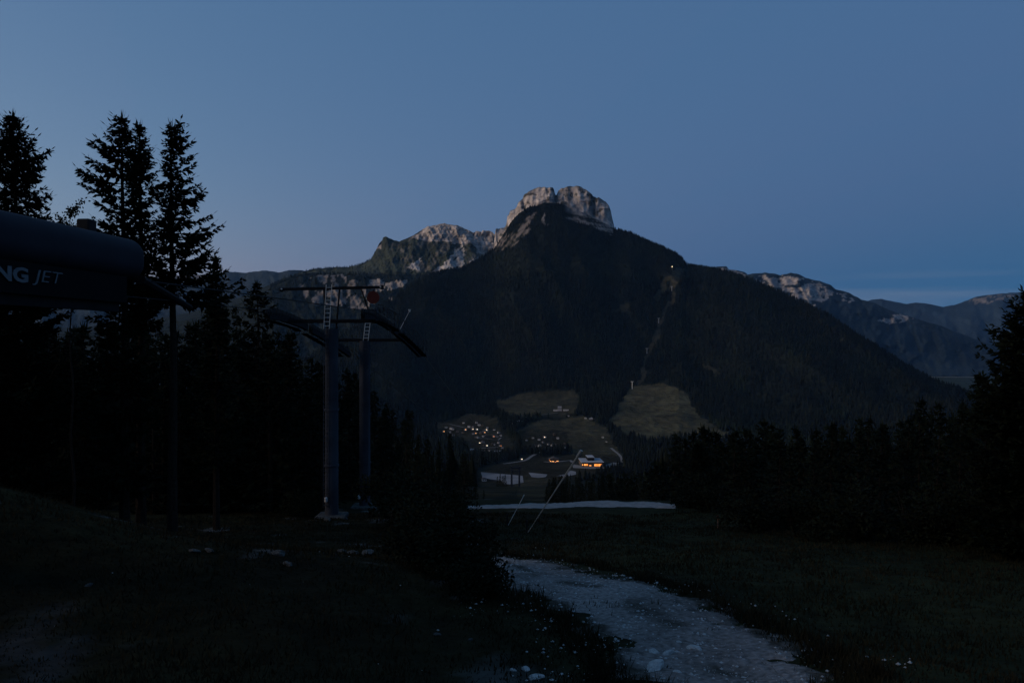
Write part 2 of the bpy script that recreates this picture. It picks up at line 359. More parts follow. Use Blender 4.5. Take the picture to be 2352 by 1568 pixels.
cleft = 60 * np.exp(-((UU - 1276.5) / 4.0) ** 2) + 30 * np.exp(-((UU - 1364) / 3.5) ** 2) + 18 * np.exp(-((UU - 1203) / 3) ** 2)
dY = cm * (21 * rib + cleft)
k = (YY + dY) / YY; YY = YY * k; XX = XX * k; ZZ = ZZ * k
VV = 784 - ZZ / YY * F
# surface colour: what grows or lies there
pu = UU + 8 * fbm(XX / 55, YY / 75, s=33, o=5, g=.6); pv = VV + 4 * fbm(XX / 50, YY / 90, s=35, o=5, g=.6)
colr = np.tile(FOREST, (nr, nc, 1)) * (1 + .25 * fbm(XX / 200, YY / 200, s=37)[..., None])
isf = np.ones((nr, nc), bool)
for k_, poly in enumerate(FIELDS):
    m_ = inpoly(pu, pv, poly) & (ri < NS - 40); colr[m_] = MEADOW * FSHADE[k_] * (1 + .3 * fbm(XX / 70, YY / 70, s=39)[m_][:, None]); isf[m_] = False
m_ = np.zeros((nr, nc), bool)
for a_, b_ in zip(CUT[:-1], CUT[1:]):
    t_ = np.clip((a_[1] - pv) / (a_[1] - b_[1]), 0, 1); m_ |= (pv <= a_[1]) & (pv >= b_[1]) & (np.abs(pu - (a_[0] + (b_[0] - a_[0]) * t_)) < 5.0 + 5 * sm(700, 620, pv))
m_ &= (ri > NV) & (ri < NS); colr[m_] = np.array([.034, .031, .021]); isf[m_] = False
for poly, c_ in (([(1500, 680), (1520, 655), (1545, 625), (1550, 632), (1528, 662), (1505, 690)], .55), ([(1405, 722), (1425, 700), (1460, 690), (1455, 700), (1425, 718)], .45), ([(1612, 828), (1640, 846), (1655, 858), (1640, 860), (1615, 842)], .7), ([(1925, 780), (1935, 778), (1938, 784), (1928, 787)], .9)):
    m_ = inpoly(pu, pv, poly) & (ri > NV) & (ri < NS); colr[m_] = MEADOW * c_; isf[m_] = False
rk = ((ri >= NS) & (ri < NT) & crag[None])
sh = 1 + .16 * fbm(UU / 12, ZZ / 30, s=43, o=4) ; stain = 1 - .38 * sm(.1, .75, fbm(UU / 17, ZZ / 130, s=44, o=4))
colr = np.where(rk[..., None], ROCK * (sh * stain)[..., None], colr)
isf &= ~rk
veg = (rk * sm(.42, .75, fbm(UU / 12, ZZ / 24, s=45, o=4)))[..., None]; colr = colr * (1 - .8 * veg) + FOREST * 2 * .8 * veg
fr = (rk * sm(.90, .99, cs))[..., None]; colr = colr * (1 - .5 * fr) + .5 * fr * FOREST * 3
low = (inpoly(pu, pv, [(1236, 488), (1230, 500), (1214, 522), (1211, 533), (1188, 558), (1166, 568), (1132, 580), (1120, 584), (1135, 566), (1164, 543), (1180, 528), (1200, 508), (1222, 490)]) & (ri <= NS) & (ri > NV)) * sm(-.6, .3, fbm(UU / 7 + VV / 9, VV / 14 - UU / 20, s=46, o=4)) * .85; colr = colr * (1 - low[..., None]) + ROCK * .40 * low[..., None]; isf &= low < .15
apron = (ri > NS - 9) & (ri <= NS) & (UU > 1296) & (UU < 1408) & True; ap = (apron * sm(1290, 1318, UU) * sm(-.5, .4, fbm(UU / 40 + ZZ / 60, ZZ / 12, s=47, o=4)))[..., None]; colr = colr * (1 - ap) + ROCK * .6 * ap; isf[apron] = False
sc2 = inpoly(pu, pv, [(1250, 503), (1254, 492), (1258, 493), (1256, 505), (1262, 517), (1250, 516)]) & (ri < NS); colr[sc2] = SCREE * .45; isf[sc2] = False
top = (ri >= NT); isf &= ~(top & crag[None]); colr = np.where((top & crag[None])[..., None], np.array([.05, .05, .03]), colr)
isf &= (ri < NT)
VGRID = (us, YY, ZZ, VV)
idx = np.arange(nr * nc).reshape(nr, nc); T = np.stack([idx[:-1, :-1], idx[:-1, 1:], idx[1:, 1:], idx[1:, :-1]], -1).reshape(-1, 4)
kind(link('mountain', mesh_np('mountain', np.stack([XX, YY, ZZ], -1).reshape(-1, 3), T, M['terrain'], colr.reshape(-1, 3), True)))

def vhit(u, v, ymin=1000):
    """where the sight line (u, v) meets the valley or mountain surface"""
    j = int(np.clip(np.searchsorted(us, u), 1, nc - 1)); t = (u - us[j - 1]) / (us[j] - us[j - 1])
    y = YY[:, j - 1] * (1 - t) + YY[:, j] * t; z = ZZ[:, j - 1] * (1 - t) + ZZ[:, j] * t; vv_ = 784 - z / y * F
    ok = np.where((y > ymin) & (vv_ <= v))[0]
    k = ok[0] if len(ok) else NV
    if k > 0 and vv_[k - 1] > v:
        f = (vv_[k - 1] - v) / (vv_[k - 1] - vv_[k]); yy = y[k - 1] + (y[k] - y[k - 1]) * f; zz = z[k - 1] + (z[k] - z[k - 1]) * f
    else: yy, zz = y[k], z[k]
    return Vector(((u - 1176) / F * yy, yy, zz))

def sheet(name, us, stations, colour, relief=(0, 1), mt=None, back=1200):
    """terrain built from profile stations [(Y(u), v(u) or z(u), rows, is_v)] running from foot to ridge"""
    rows = []; prev = None
    for (Yk, hk, n, isv) in stations:
        Yk = np.broadcast_to(Yk, us.shape).astype(float); zk = ((784 - hk) / F * Yk) if isv else np.broadcast_to(hk, us.shape).astype(float)
        if prev is not None:
            for s in np.linspace(0, 1, n + 1)[1:]: rows.append((prev[0] + (Yk - prev[0]) * s, prev[1] + (zk - prev[1]) * s))
        else: rows.append((Yk, zk))
        prev = (Yk, zk)
    nfront = len(rows)
    for s in (.08, .4, 1): rows.append((prev[0] + back * s, prev[1] - (prev[1] + 320) * s * .9))
    Yg = np.array([r[0] for r in rows]); Zg = np.array([r[1] for r in rows]); Ug = np.tile(us, (len(rows), 1)); Xg = (Ug - 1176) / F * Yg
    a, sc_ = relief; e = np.ones((len(rows), 1)); e[nfront - 1:] = 0; e[nfront - 7:nfront - 1, 0] = np.linspace(.9, .15, 6); e[0] = 0
    mpp = Yg / F; dy = a * e * (.75 * fbm(Xg / (sc_ * mpp), Yg / (sc_ * mpp), Zg / (sc_ * mpp * 1.6), s=len(name), o=5, g=.55) + .6 * (1 - 2 * np.abs(fbm(Xg / (sc_ * 3 * mpp) + Zg / (sc_ * 7 * mpp), Yg / (sc_ * 4 * mpp), s=len(name) + 3, o=4))))
    k = (Yg + dy) / Yg; Yg, Xg, Zg = Yg * k, Xg * k, Zg * k
    Vg = 784 - Zg / Yg * F
    c = colour(Ug, Vg, Xg, Yg, Zg)
    n, m = Yg.shape; idx = np.arange(n * m).reshape(n, m); T = np.stack([idx[:-1, :-1], idx[:-1, 1:], idx[1:, 1:], idx[1:, :-1]], -1).reshape(-1, 4)
    kind(link(name, mesh_np(name, np.stack([Xg, Yg, Zg], -1).reshape(-1, 3), T, mt or M['terrain'], c.reshape(-1, 3), True)))
    return Xg, Yg, Zg, Ug, Vg, c, nfront

# the rocky massif left of the summit
ML = [(-1500, 760), (0, 760), (300, 745), (450, 715), (560, 680), (650, 640), (690, 626), (705, 622), (725, 617), (750, 616), (775, 613), (800, 613.5), (815, 610), (833, 606), (848, 597.5), (856, 588), (864, 574),
      (871, 558), (878, 551), (880, 544.5), (885, 543), (902, 550), (917, 555), (928, 550), (950, 541), (972, 526), (983, 520), (999, 517), (1015, 514), (1021, 512), (1029, 515), (1053, 518), (1071, 527),
      (1088, 534), (1094, 530), (1106, 532), (1109, 529), (1123, 529.5), (1131, 533), (1136, 538), (1141, 525), (1165, 545), (1250, 600), (1500, 640), (2200, 700)]
MF = [(-1500, 780), (500, 700), (690, 634), (830, 614), (860, 590), (876, 575), (890, 560), (917, 560), (950, 545), (968, 552), (979, 556), (1011, 554), (1031, 556), (1047, 560), (1063, 561), (1081, 557), (1090, 565), (1103, 584), (1111, 590), (1135, 582), (1200, 600), (1600, 690)]
mu_ = np.concatenate([np.arange(-900, 620, 25), np.arange(620, 830, 3), np.arange(830, 1180, 1.5), np.arange(1180, 1600, 12)])
vtop = ip(mu_, ML) + .8 * fbm(mu_ / 6, mu_ * 0, s=51, o=3); vft = np.maximum(ip(mu_, MF), vtop + .6)
SCR = [[(1063, 561), (1050, 571), (1040, 583), (1020, 605), (1000, 617), (985, 628), (982, 633), (992, 631), (1010, 625), (1030, 619), (1045, 623), (1056, 616), (1067, 613), (1066, 600), (1066, 575)],
       [(933, 616), (950, 603), (968, 592), (971, 590), (966, 600), (962, 607), (962, 620), (948, 618)], [(1067, 612), (1080, 600), (1095, 593), (1112, 590), (1112, 598), (1085, 612)]]
LOWC = [[(848, 645), (856, 641), (880, 641), (884, 664), (868, 670), (855, 662)], [(886, 651), (912, 645), (934, 644), (932, 655), (908, 664), (890, 668)],
        [(685, 655), (720, 634), (785, 630), (800, 642), (850, 650), (905, 690), (870, 718), (790, 706), (700, 695)]]
def mcol(U, V, X, Y, Z):
    pu = U + 3 * fbm(U / 5, V / 5, s=61, o=3); pv = V + 2 * fbm(U / 6, V / 4, s=62, o=3)
    vf_ = np.interp(U, mu_, vft); c = np.tile(np.array([.024, .028, .020]), (*U.shape, 1)) * (1 + .4 * fbm(X / 120, Z / 90, s=63)[..., None])
    bench = (pv > 630) ; c[bench] = FOREST * 1.3
    rock = (pv < vf_) & (U > 946) & (U < 1300); lay = 1 - .38 * sm(.1, .55, fbm(U / 30, V / 2.4, s=64, o=4)) + .2 * fbm(U / 6, V / 9, s=65)
    c = np.where(rock[..., None], ROCK * .88 * lay[..., None], c)
    pk = (U < 884) & (U > 864) & (pv < 572) & (pv > 547) & (U < 876 + (572 - pv) * .0); c[pk] = ROCK * .6
    gz_ = sm(.1, .5, fbm(U / 9 + V / 14, V / 20 - U / 30, s=66, o=4)) * (~rock) * (pv < 625) * (U > 900) * (U < 1120)
    c = c + (gz_ * .35)[..., None] * (ROCK * .5 - c)
    for k, p in enumerate(SCR):
        m = inpoly(pu, pv, p) & (fbm((U + V) / 5, (V - U * .2) / 26, s=67, o=3) > -.42); c[m] = SCREE * (.95 + .2 * fbm(U / 6, V / 6, s=68)[m][:, None])
    rr_ = (U > 1095) & (U < 1200) & (pv > vf_ - 2) & (pv < 615) & (fbm(U / 9, V / 12, s=69, o=3) > -.3); c[rr_] = ROCK * .62
    for k, p in enumerate(LOWC):
        m = inpoly(pu, pv, p) & (fbm(U / 9, V / 16, s=70, o=4) > (-.5 if k < 2 else .02)); c[m] = ROCK * (.62 if k < 2 else .42)
    return np.clip(c, .005, 1)
MX, MY, MZ, MU, MVv, MC, MNF = sheet('rocky_massif', mu_, [(3900, -300., 1, False), (4350, np.maximum(ip(mu_, ML) + 60, 720), 30, True), (4560, np.maximum(ip(mu_, ML) + 14, 668), 26, True), (4720, np.maximum(ip(mu_, ML) + 8, 634), 14, True),
    (5080, vft, 60, True), (5180, vtop, 36, True)], mcol, (44, 18))
# far ridges, with some haze blue put into their base colours
fu = np.concatenate([np.arange(-2500, 0, 40), np.arange(0, 1200, 4)])
FL = [(-2500, 640), (-600, 600), (-100, 640), (200, 648), (330, 640), (400, 635), (440, 632), (470, 630), (530, 624), (560, 626), (590, 623), (612, 621), (640, 625), (665, 620), (690, 621), (720, 626), (800, 640), (1000, 680), (1150, 830), (1400, 860)]
def fcol(base, rk, poly=None, thr=0):
    def f(U, V, X, Y, Z):
        c = np.tile(np.array(base), (*U.shape, 1)) * (1 + .35 * fbm(X / 300, Z / 200, s=71)[..., None])
        if poly is not None:
            pu = U + 5 * fbm(U / 9, V / 6, s=72, o=3); pv = V + 4 * fbm(U / 9, V / 6, s=73, o=3)
            for p in poly:
                m = inpoly(pu, pv, p) & (fbm(U / 16, V / 8, s=74, o=4) > thr); c[m] = np.array(rk) * (1 + .25 * fbm(U / 7, V / 4, s=75)[m][:, None])
        return np.clip(c, .004, 1)
    return f
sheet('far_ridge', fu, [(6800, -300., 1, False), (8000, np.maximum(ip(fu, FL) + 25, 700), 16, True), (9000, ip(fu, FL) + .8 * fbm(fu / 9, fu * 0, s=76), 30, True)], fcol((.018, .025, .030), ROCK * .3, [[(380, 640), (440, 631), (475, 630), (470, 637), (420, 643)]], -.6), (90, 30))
ru = np.concatenate([np.arange(1000, 1560, 30), np.arange(1560, 2400, 3), np.arange(2400, 4200, 40)])
RT = [(1000, 680), (1500, 640), (1600, 617), (1627, 614), (1643, 613), (1668, 611), (1674, 619), (1692, 620), (1709, 624), (1717, 630), (1742, 627), (1759, 626), (1780, 628), (1792, 632), (1817, 626), (1834, 629.5), (1854, 639), (1883, 645),
      (1908, 655), (1920, 665), (1945, 670), (1978, 688), (2003, 693), (2040, 711), (2103, 732), (2165, 749), (2206, 766), (2289, 796), (2400, 826), (2700, 850), (4200, 860)]
RP = [[(1640, 611), (1690, 618), (1720, 629), (1720, 650), (1690, 640), (1640, 622)], [(1740, 632), (1790, 636), (1815, 629), (1860, 644), (1900, 658), (1915, 672), (1895, 690), (1860, 705), (1820, 690), (1770, 660), (1735, 645)], [(1925, 672), (1950, 678), (1965, 692), (1945, 694), (1928, 685)], [(2000, 735), (2080, 722), (2100, 733), (2050, 745)]]
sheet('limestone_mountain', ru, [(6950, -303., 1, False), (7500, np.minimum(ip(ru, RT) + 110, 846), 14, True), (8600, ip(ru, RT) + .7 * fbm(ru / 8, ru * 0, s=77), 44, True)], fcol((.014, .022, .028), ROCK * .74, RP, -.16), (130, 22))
qu = np.concatenate([np.arange(1300, 1900, 30), np.arange(1900, 2400, 4), np.arange(2400, 5000, 40)])
QT = [(1300, 760), (1800, 740), (1960, 702), (1985, 693), (2003, 688), (2024, 686.5), (2061, 694), (2082, 698.5), (2103, 694), (2131, 697), (2165, 705), (2193, 700), (2226, 688), (2247, 680), (2289, 675), (2352, 670), (2600, 656), (3200, 690), (5000, 700)]
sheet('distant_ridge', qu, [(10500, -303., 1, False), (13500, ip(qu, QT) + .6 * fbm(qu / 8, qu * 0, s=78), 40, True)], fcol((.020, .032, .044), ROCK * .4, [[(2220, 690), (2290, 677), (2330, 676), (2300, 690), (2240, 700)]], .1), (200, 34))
b = MB(); b.add([(-15000, -1200, -304), (17000, -1200, -304), (17000, 16000, -304), (-15000, 16000, -304)], [(0, 1, 2, 3)])
kind(b.obj('valley_floor', mat('valley_floor_turf', (.022, .028, .018), 1, .004, .4, spec=.05)))
a_, c_ = vhit(2100, 863, 9e9), None
b = MB(); y0, y1 = 6780, 6815; b.add([((2120 - 1176) / F * y0, y0, -303.2), ((2250 - 1176) / F * y0, y0 - 40, -303.2), ((2250 - 1176) / F * y1, y1 - 30, -303.2), ((2120 - 1176) / F * y1, y1, -303.2)], [(0, 1, 2, 3)])
kind(b.obj('valley_road', M['road']))

# ------------------------------------------------------------------ far forest: one mass of small spruces
def forest_mesh(P, H):
    n = len(P); k = 5; ang = np.arange(k) / k * 2 * np.pi
    V = np.zeros((n, 2 * k + 2, 3)); a0 = RNG.random((n, 1)) * 6.28; rr_ = (.17 + .06 * RNG.random((n, 1))) * H[:, None]
    for t, (r_, z_) in enumerate(((1.0, .02), (.62, .46))):
        a = ang[None] + a0 + t * .5; jit = 1 + .35 * (RNG.random((n, k)) - .5)
        V[:, t * k:(t + 1) * k, 0] = np.cos(a) * rr_ * r_ * jit; V[:, t * k:(t + 1) * k, 1] = np.sin(a) * rr_ * r_ * jit; V[:, t * k:(t + 1) * k, 2] = z_ * H[:, None]
    V[:, 2 * k, 2] = .62 * H; V[:, 2 * k + 1, 2] = H
    V += P[:, None]
    f = [(i, (i + 1) % k, 2 * k) for i in range(k)] + [(k + i, k + (i + 1) % k, 2 * k + 1) for i in range(k)]
    T = (np.array(f)[None] + (np.arange(n) * (2 * k + 2))[:, None, None]).reshape(-1, 3)
    return V.reshape(-1, 3), T
def scatter(Xg, Yg, Zg, okm, n, wgt):
    A = np.abs((Xg[:-1, 1:] - Xg[:-1, :-1]) * (Yg[1:, :-1] - Yg[:-1, :-1])) * okm[:-1, :-1] * okm[1:, 1:] * okm[:-1, 1:] * okm[1:, :-1] * wgt[:-1, :-1]
    p = A.ravel() / A.sum(); ch = RNG.choice(p.size, n, p=p); r, c = np.divmod(ch, A.shape[1]); a, b_ = RNG.random(n), RNG.random(n)
    out = []
    for G in (Xg, Yg, Zg):
        out.append((G[r, c] * (1 - a) * (1 - b_) + G[r, c + 1] * a * (1 - b_) + G[r + 1, c] * (1 - a) * b_ + G[r + 1, c + 1] * a * b_))
    return np.stack(out, 1)
inview = (UU > -60) & (UU < 2420)
wg = np.where(ri < NV, np.where(YY < 420, 0, np.where(YY < 1500, np.where((UU > 1090) & (UU < 1500), 0, .35), np.where((YY < 1700) & (UU > 1090) & (UU < 1500), 0, 1.3))), 1.0) * (1 + .8 * sm(NS - 30, NS, ri * 1.0))
P1 = scatter(XX, YY, ZZ, isf & inview, 62000, wg * np.ones_like(YY))
H1 = (13 + 13 * RNG.random(len(P1)) ** 1.5) * np.where(P1[:, 2] > 300, .7, 1)
okM = (MC[..., 0] < .03) & (MVv > 560) & (MU > 600) & (np.arange(MU.shape[0])[:, None] < MNF)
P2 = scatter(MX, MY, MZ, okM, 9000, np.where(MVv > 628, 1.0, .12)); H2 = 10 + 8 * RNG.random(len(P2))
j_ = RNG.integers(0, mu_.size, 900); j_ = j_[(mu_[j_] > 690) & (mu_[j_] < 850)]; P3 = np.stack([MX[MNF - 1, j_] + RNG.normal(0, 4, j_.size), MY[MNF - 1, j_] - 2, MZ[MNF - 1, j_] - 3], 1); H3 = 8 + 8 * RNG.random(j_.size)
c_i = RNG.choice(np.where(((us > 985) & (us < 1135)) | ((us > 1420) & (us < 2250)))[0], 1500); P4 = np.stack([XX[NS - 1, c_i], YY[NS - 1, c_i] - 3, ZZ[NS - 1, c_i] - 3], 1) + RNG.normal(0, 3, (1500, 3)) * np.array([1, 1, 0]); H4 = 7 + 10 * RNG.random(1500)
PA = np.concatenate([P1, P2, P3, P4]); V_, T_ = forest_mesh(PA, np.concatenate([H1, H2, H3, H4]))
n1 = sm(-.1, .7, fbm(PA[:, 0] / 230, PA[:, 1] / 230, PA[:, 2] / 200, s=131, o=4)); n2 = sm(.1, .8, fbm(PA[:, 0] / 120, PA[:, 1] / 120, PA[:, 2] / 150, s=133, o=4)); rr1 = RNG.random((len(PA), 1))
fc = np.array([.009, .0115, .0085]) * (1 - n1[:, None]) + n1[:, None] * np.array([.0125, .0145, .009]); fc = fc * (1 - .5 * n2[:, None]) + .5 * n2[:, None] * np.array([.014, .022, .012]); fc = .62 * fc * (.5 + 1.0 * rr1)
fc = np.repeat(fc, 12, 0)
fo = kind(link('far_forest', mesh_np('far_forest', V_, T_, M['forest'], fc)), 'stuff'); tag(fo, 'dark spruce forest covering the mountain slopes and valley sides', 'forest')

# ------------------------------------------------------------------ trees
def spruce(name, h, seed, prof, nb=90, bare=.12, droop=.28, up=.25, gap=.0, spray=.42, lean=(0, 0), side=None, step=.26, bend=0):
    """returns (trunk mesh, crown mesh); prof(t) -> branch length at relative height t"""
    rg = random.Random(seed); tb = MB(); CV = []; CT = []
    n = 14
    def axis(t): return Vector((lean[0] * t * t * h + .12 * math.sin(t * 7 + seed) * t, lean[1] * t * t * h + .1 * math.sin(t * 5 + seed * 2) * t, t * h))
    r0 = h * .0125
    for i in range(n):
        a, b_ = i / n, (i + 1) / n; tb.bar(axis(a), axis(b_), r0 * (1 - a) ** .8 + .012, r0 * (1 - b_) ** .8 + .012, 7, False)
    def kite(p, d, L, W, nrm):
        sd_ = d.cross(nrm)
        if sd_.length < 1e-4: return
        sd_ = sd_.normalized() * W; k = len(CV)
        CV.extend([p, p + d * L * .45 + sd_, p + d * L, p + d * L * .45 - sd_]); CT.append((k, k + 1, k + 2)); CT.append((k, k + 2, k + 3))
    g = 2.39996
    for i in range(nb):
        t = bare + (1 - bare) * ((i + rg.random() * .6) / nb) ** 1.12
        if t > .99: t = .985
        if rg.random() < gap: continue
        a = i * g + rg.uniform(-.5, .5); L = prof(t) * rg.uniform(.62, 1.12)
        if side: L *= side(a, t)
        if L < .12: L = .12
        o = axis(t); hd = Vector((math.cos(a), math.sin(a), 0)); ns = max(3, int(L / step)); pts = []
        dr = droop * (1 - t * .8) * rg.uniform(.6, 1.3); u_ = up * rg.uniform(.6, 1.4)
        for q in range(ns + 1):
            s = q / ns; pts.append(o + hd * (L * s) + Vector((0, 0, L * (-dr * math.sin(s * 2.4) + u_ * s * s + .35 * t * t * s))) + Vector((rg.gauss(0, .03), rg.gauss(0, .03), rg.gauss(0, .03))))
        for q in range(ns):
            rb = .011 * L * (1 - q / ns) + .006
            tb.bar(pts[q], pts[q + 1], rb, rb * .8, 3, False)
        for q in range(ns):
            s = q / ns
            if s < .18 and L > 1: continue
            p = pts[q]; d = (pts[q + 1] - p).normalized(); sl_ = d.cross(Vector((0, 0, 1))).normalized(); upv = sl_.cross(d)
            tw = spray * (1.15 - .55 * s) * min(1, .45 + L / 3.0) * rg.uniform(.7, 1.3)
            for sg in (-1, 1):
                dd = (d * rg.uniform(.5, 1.1) + sl_ * sg * rg.uniform(.6, 1.1) + Vector((0, 0, rg.uniform(-.35, .2)))).normalized()
                kite(p, dd, tw * 1.25, tw * .26, upv)
                m_ = p + dd * tw * .5
                for _ in range(2): kite(m_, (dd + Vector((rg.uniform(-.9, .9), rg.uniform(-.9, .9), rg.uniform(-.9, .3)))).normalized(), tw * .85, tw * .20, (upv + Vector((rg.uniform(-.8, .8), rg.uniform(-.8, .8), 0))).normalized())
            kite(p, (d + Vector((rg.uniform(-.3, .3), rg.uniform(-.3, .3), rg.uniform(-1.5, -.3)))).normalized(), tw, tw * .16, sl_)
            kite(p, (d + Vector((0, 0, rg.uniform(0, .6)))).normalized(), tw * .8, tw * .18, sl_)
        kite(pts[-1], (pts[-1] - pts[-2]).normalized(), spray * .7, spray * .13, Vector((0, 0, 1)))
    tip = axis(1)
    for _ in range(5): kite(tip - Vector((0, 0, .5)), Vector((rg.uniform(-.25, .25), rg.uniform(-.25, .25), 1)).normalized(), .8, .05, Vector((rg.random(), rg.random(), .1)).normalized())
    return tb.mesh(name + '_trunk', M['bark']), mesh_np(name + '_crown', np.array(CV), np.array(CT), M['needle'])
def tree(name, meshes, loc, rz, s, label, cat='tree', group=None):
    e = empty(name, loc, rz); e.scale = s if hasattr(s, '__len__') else (s, s, s)
    link('trunk', meshes[0], e); link('crown', meshes[1], e)
    return tag(e, label, cat, group)
def on_ground(u, Y): x = (u - 1176) / F * Y; return Vector((x, Y, float(gz(x, Y)) - .1))
def hero(name, u, Y, vtop, label, **k):
    p = on_ground(u, Y); h = (784 - vtop) / F * Y - p.z
    return tree(name, spruce(name, h, **k), p, 0, 1, label)
cone = lambda R_, pw=.8: (lambda t: R_ * (1 - t) ** pw + .12)
def cols(R_, a=.55): return lambda t: R_ * min(1, (1 - t) / a + .10) * (.85 + .25 * math.sin(t * 23))
hero('spruce_tree', 34, 38, 262, 'full dark spruce at left edge of picture, behind the station roof', seed=3, prof=cols(3.7, .45), nb=430, bare=.12, droop=.22, up=.30, spray=.40, step=.17)
hero('spruce_tree', 286, 40, 262, 'tall ragged spruce with bent top, tallest of group behind station roof', seed=11, prof=cols(2.75, .19), nb=250, bare=.12, droop=.30, up=.22, spray=.44, gap=.10, step=.17, side=lambda a, t: 1.0 if math.cos(a) < 0 else .72, lean=(-.004, 0))
hero('spruce_tree', 324, 43, 280, 'ragged spruce crowded between two taller trunks behind the station roof', seed=23, prof=cols(1.7, .22), nb=120, bare=.50, droop=.32, up=.22, spray=.46, gap=.08, step=.17)
hero('spruce_tree', 396, 41, 282, 'slim spruce with bare trunk and long right branches, right of the group', seed=37, prof=lambda t: (.65 + 6.2 * (1 - t) ** 1.0), nb=130, bare=.56, droop=.34, up=.22, spray=.45, gap=.10, step=.17, side=lambda a, t: 1.0 if math.cos(a) > .1 else .40)
hero('spruce_tree', 497, 47, 588, 'lower spruce beside the ridge line, right of the slim spruce', seed=41, prof=cone(2.2, .7), nb=130, bare=.25, spray=.5, step=.26)
hero('spruce_tree', 592, 66, 648, 'round-topped spruce standing alone left of the lift ladder', seed=47, prof=cols(2.6, .25), nb=110, bare=.25, spray=.55, step=.28)
hero('spruce_tree', 2366, 36, 672, 'big dark spruce cut off by the right edge of the picture', seed=59, prof=cone(4.3, .62), nb=300, bare=.06, droop=.2, up=.28, spray=.42, step=.19)
hero('spruce_tree', 1606, 63, 1020, 'spruce overlapping the right end of the meadow road', seed=67, prof=cone(2.3, .6), nb=110, bare=.03, spray=.5, step=.26)
hero('spruce_tree', 2262, 44, 862, 'broad dark spruce next to the big one at right edge', seed=61, prof=cone(3.0, .7), nb=120, bare=.06, spray=.5, step=.26)
PROTO = [spruce('wood_spruce', 10, 70 + i, (cone(1.9 + .25 * i, .8) if i != 2 else cols(1.5, .5)), nb=62 + 6 * i, bare=.04, droop=.24, up=.24, spray=.46, step=.34) for i in range(4)]
rg = random.Random(5)
def wood(spec, vtop, labelf, group, n):
    got = []
    for i in range(n):
        u = spec[0] + (spec[1] - spec[0]) * (i + rg.random()) / n; Y = rg.uniform(*spec[2](u))
        p = on_ground(u, Y)
        if Y > 140: p.z = float(np.interp(Y, VY, VZ))
        vt_ = np.interp(u, [q[0] for q in vtop], [q[1] for q in vtop]) + rg.uniform(0, 1) ** 1.5 * spec[3]
        h = (784 - vt_) / F * Y - p.z
        if h < 3.5: continue
        got.append((u, p, h))
    got.sort(key=lambda t: t[0])
    for i, (u, p, h) in enumerate(got):
        wid = h / 10 * rg.uniform(.8, 1.3) * (1 if h < 14 else 14 / h * 1.1)
        tree('spruce_tree', PROTO[rg.randrange(4)], p, rg.uniform(0, 6.28), (wid, wid, h / 10), labelf(ordn(i)), 'tree', group)
wood((1500, 2345, lambda u: (float(np.interp((u - 1176) / F * 48, [13, 14.2, 16.2, 24.4, 60], [72, 60, 46, 42, 40])), 92), 75), [(1490, 1020), (1530, 995), (1580, 1000), (1620, 975), (1690, 985), (1740, 965), (1800, 985), (1860, 945), (1930, 980), (2010, 955), (2060, 975), (2130, 900), (2180, 925), (2240, 885), (2345, 800)],
     lambda o: f'dark spruce in the wood right of the meadow, {o} from the left', 'spruces of the wood right of the meadow', 64)
wood((1252, 1500, lambda u: (100, 190), 22), [(1250, 1098), (1300, 1090), (1350, 1096), (1400, 1086), (1450, 1092), (1500, 1078)], lambda o: f'small dark spruce behind the meadow road, {o} from the left', 'spruces behind the meadow road', 44)
wood((860, 1112, lambda u: (84, 150), 90), [(850, 900), (950, 945), (1000, 990), (1040, 1000), (1070, 1030), (1095, 1045), (1112, 1090)], lambda o: f'dark spruce left of the ski slope, {o} from the left', 'spruces left of the ski slope', 22)
wood((-20, 860, lambda u: (58, 105), 130), [(-20, 745), (330, 745), (420, 735), (480, 690), (540, 700), (640, 735), (720, 790), (860, 860)], lambda o: f'dark spruce in the wood behind the lift masts, {o} from the left', 'spruces behind the station and lift masts', 88)

for i, (u, Y, vt_) in enumerate(((1142, 820, 1094), (1149, 800, 1088), (1155, 830, 1092), (1160, 815, 1090))):
    p = Vector(((u - 1176) / F * Y, Y, float(np.interp(Y, VY, VZ)))); h = (784 - vt_) / F * Y - p.z
    tree('spruce_tree', PROTO[i], p, i * 1.3, (h * .1, h * .1, h / 10), f'small spruce in front of the pale car park, {ordn(i)} from the left', 'tree', 'spruces before the car park')
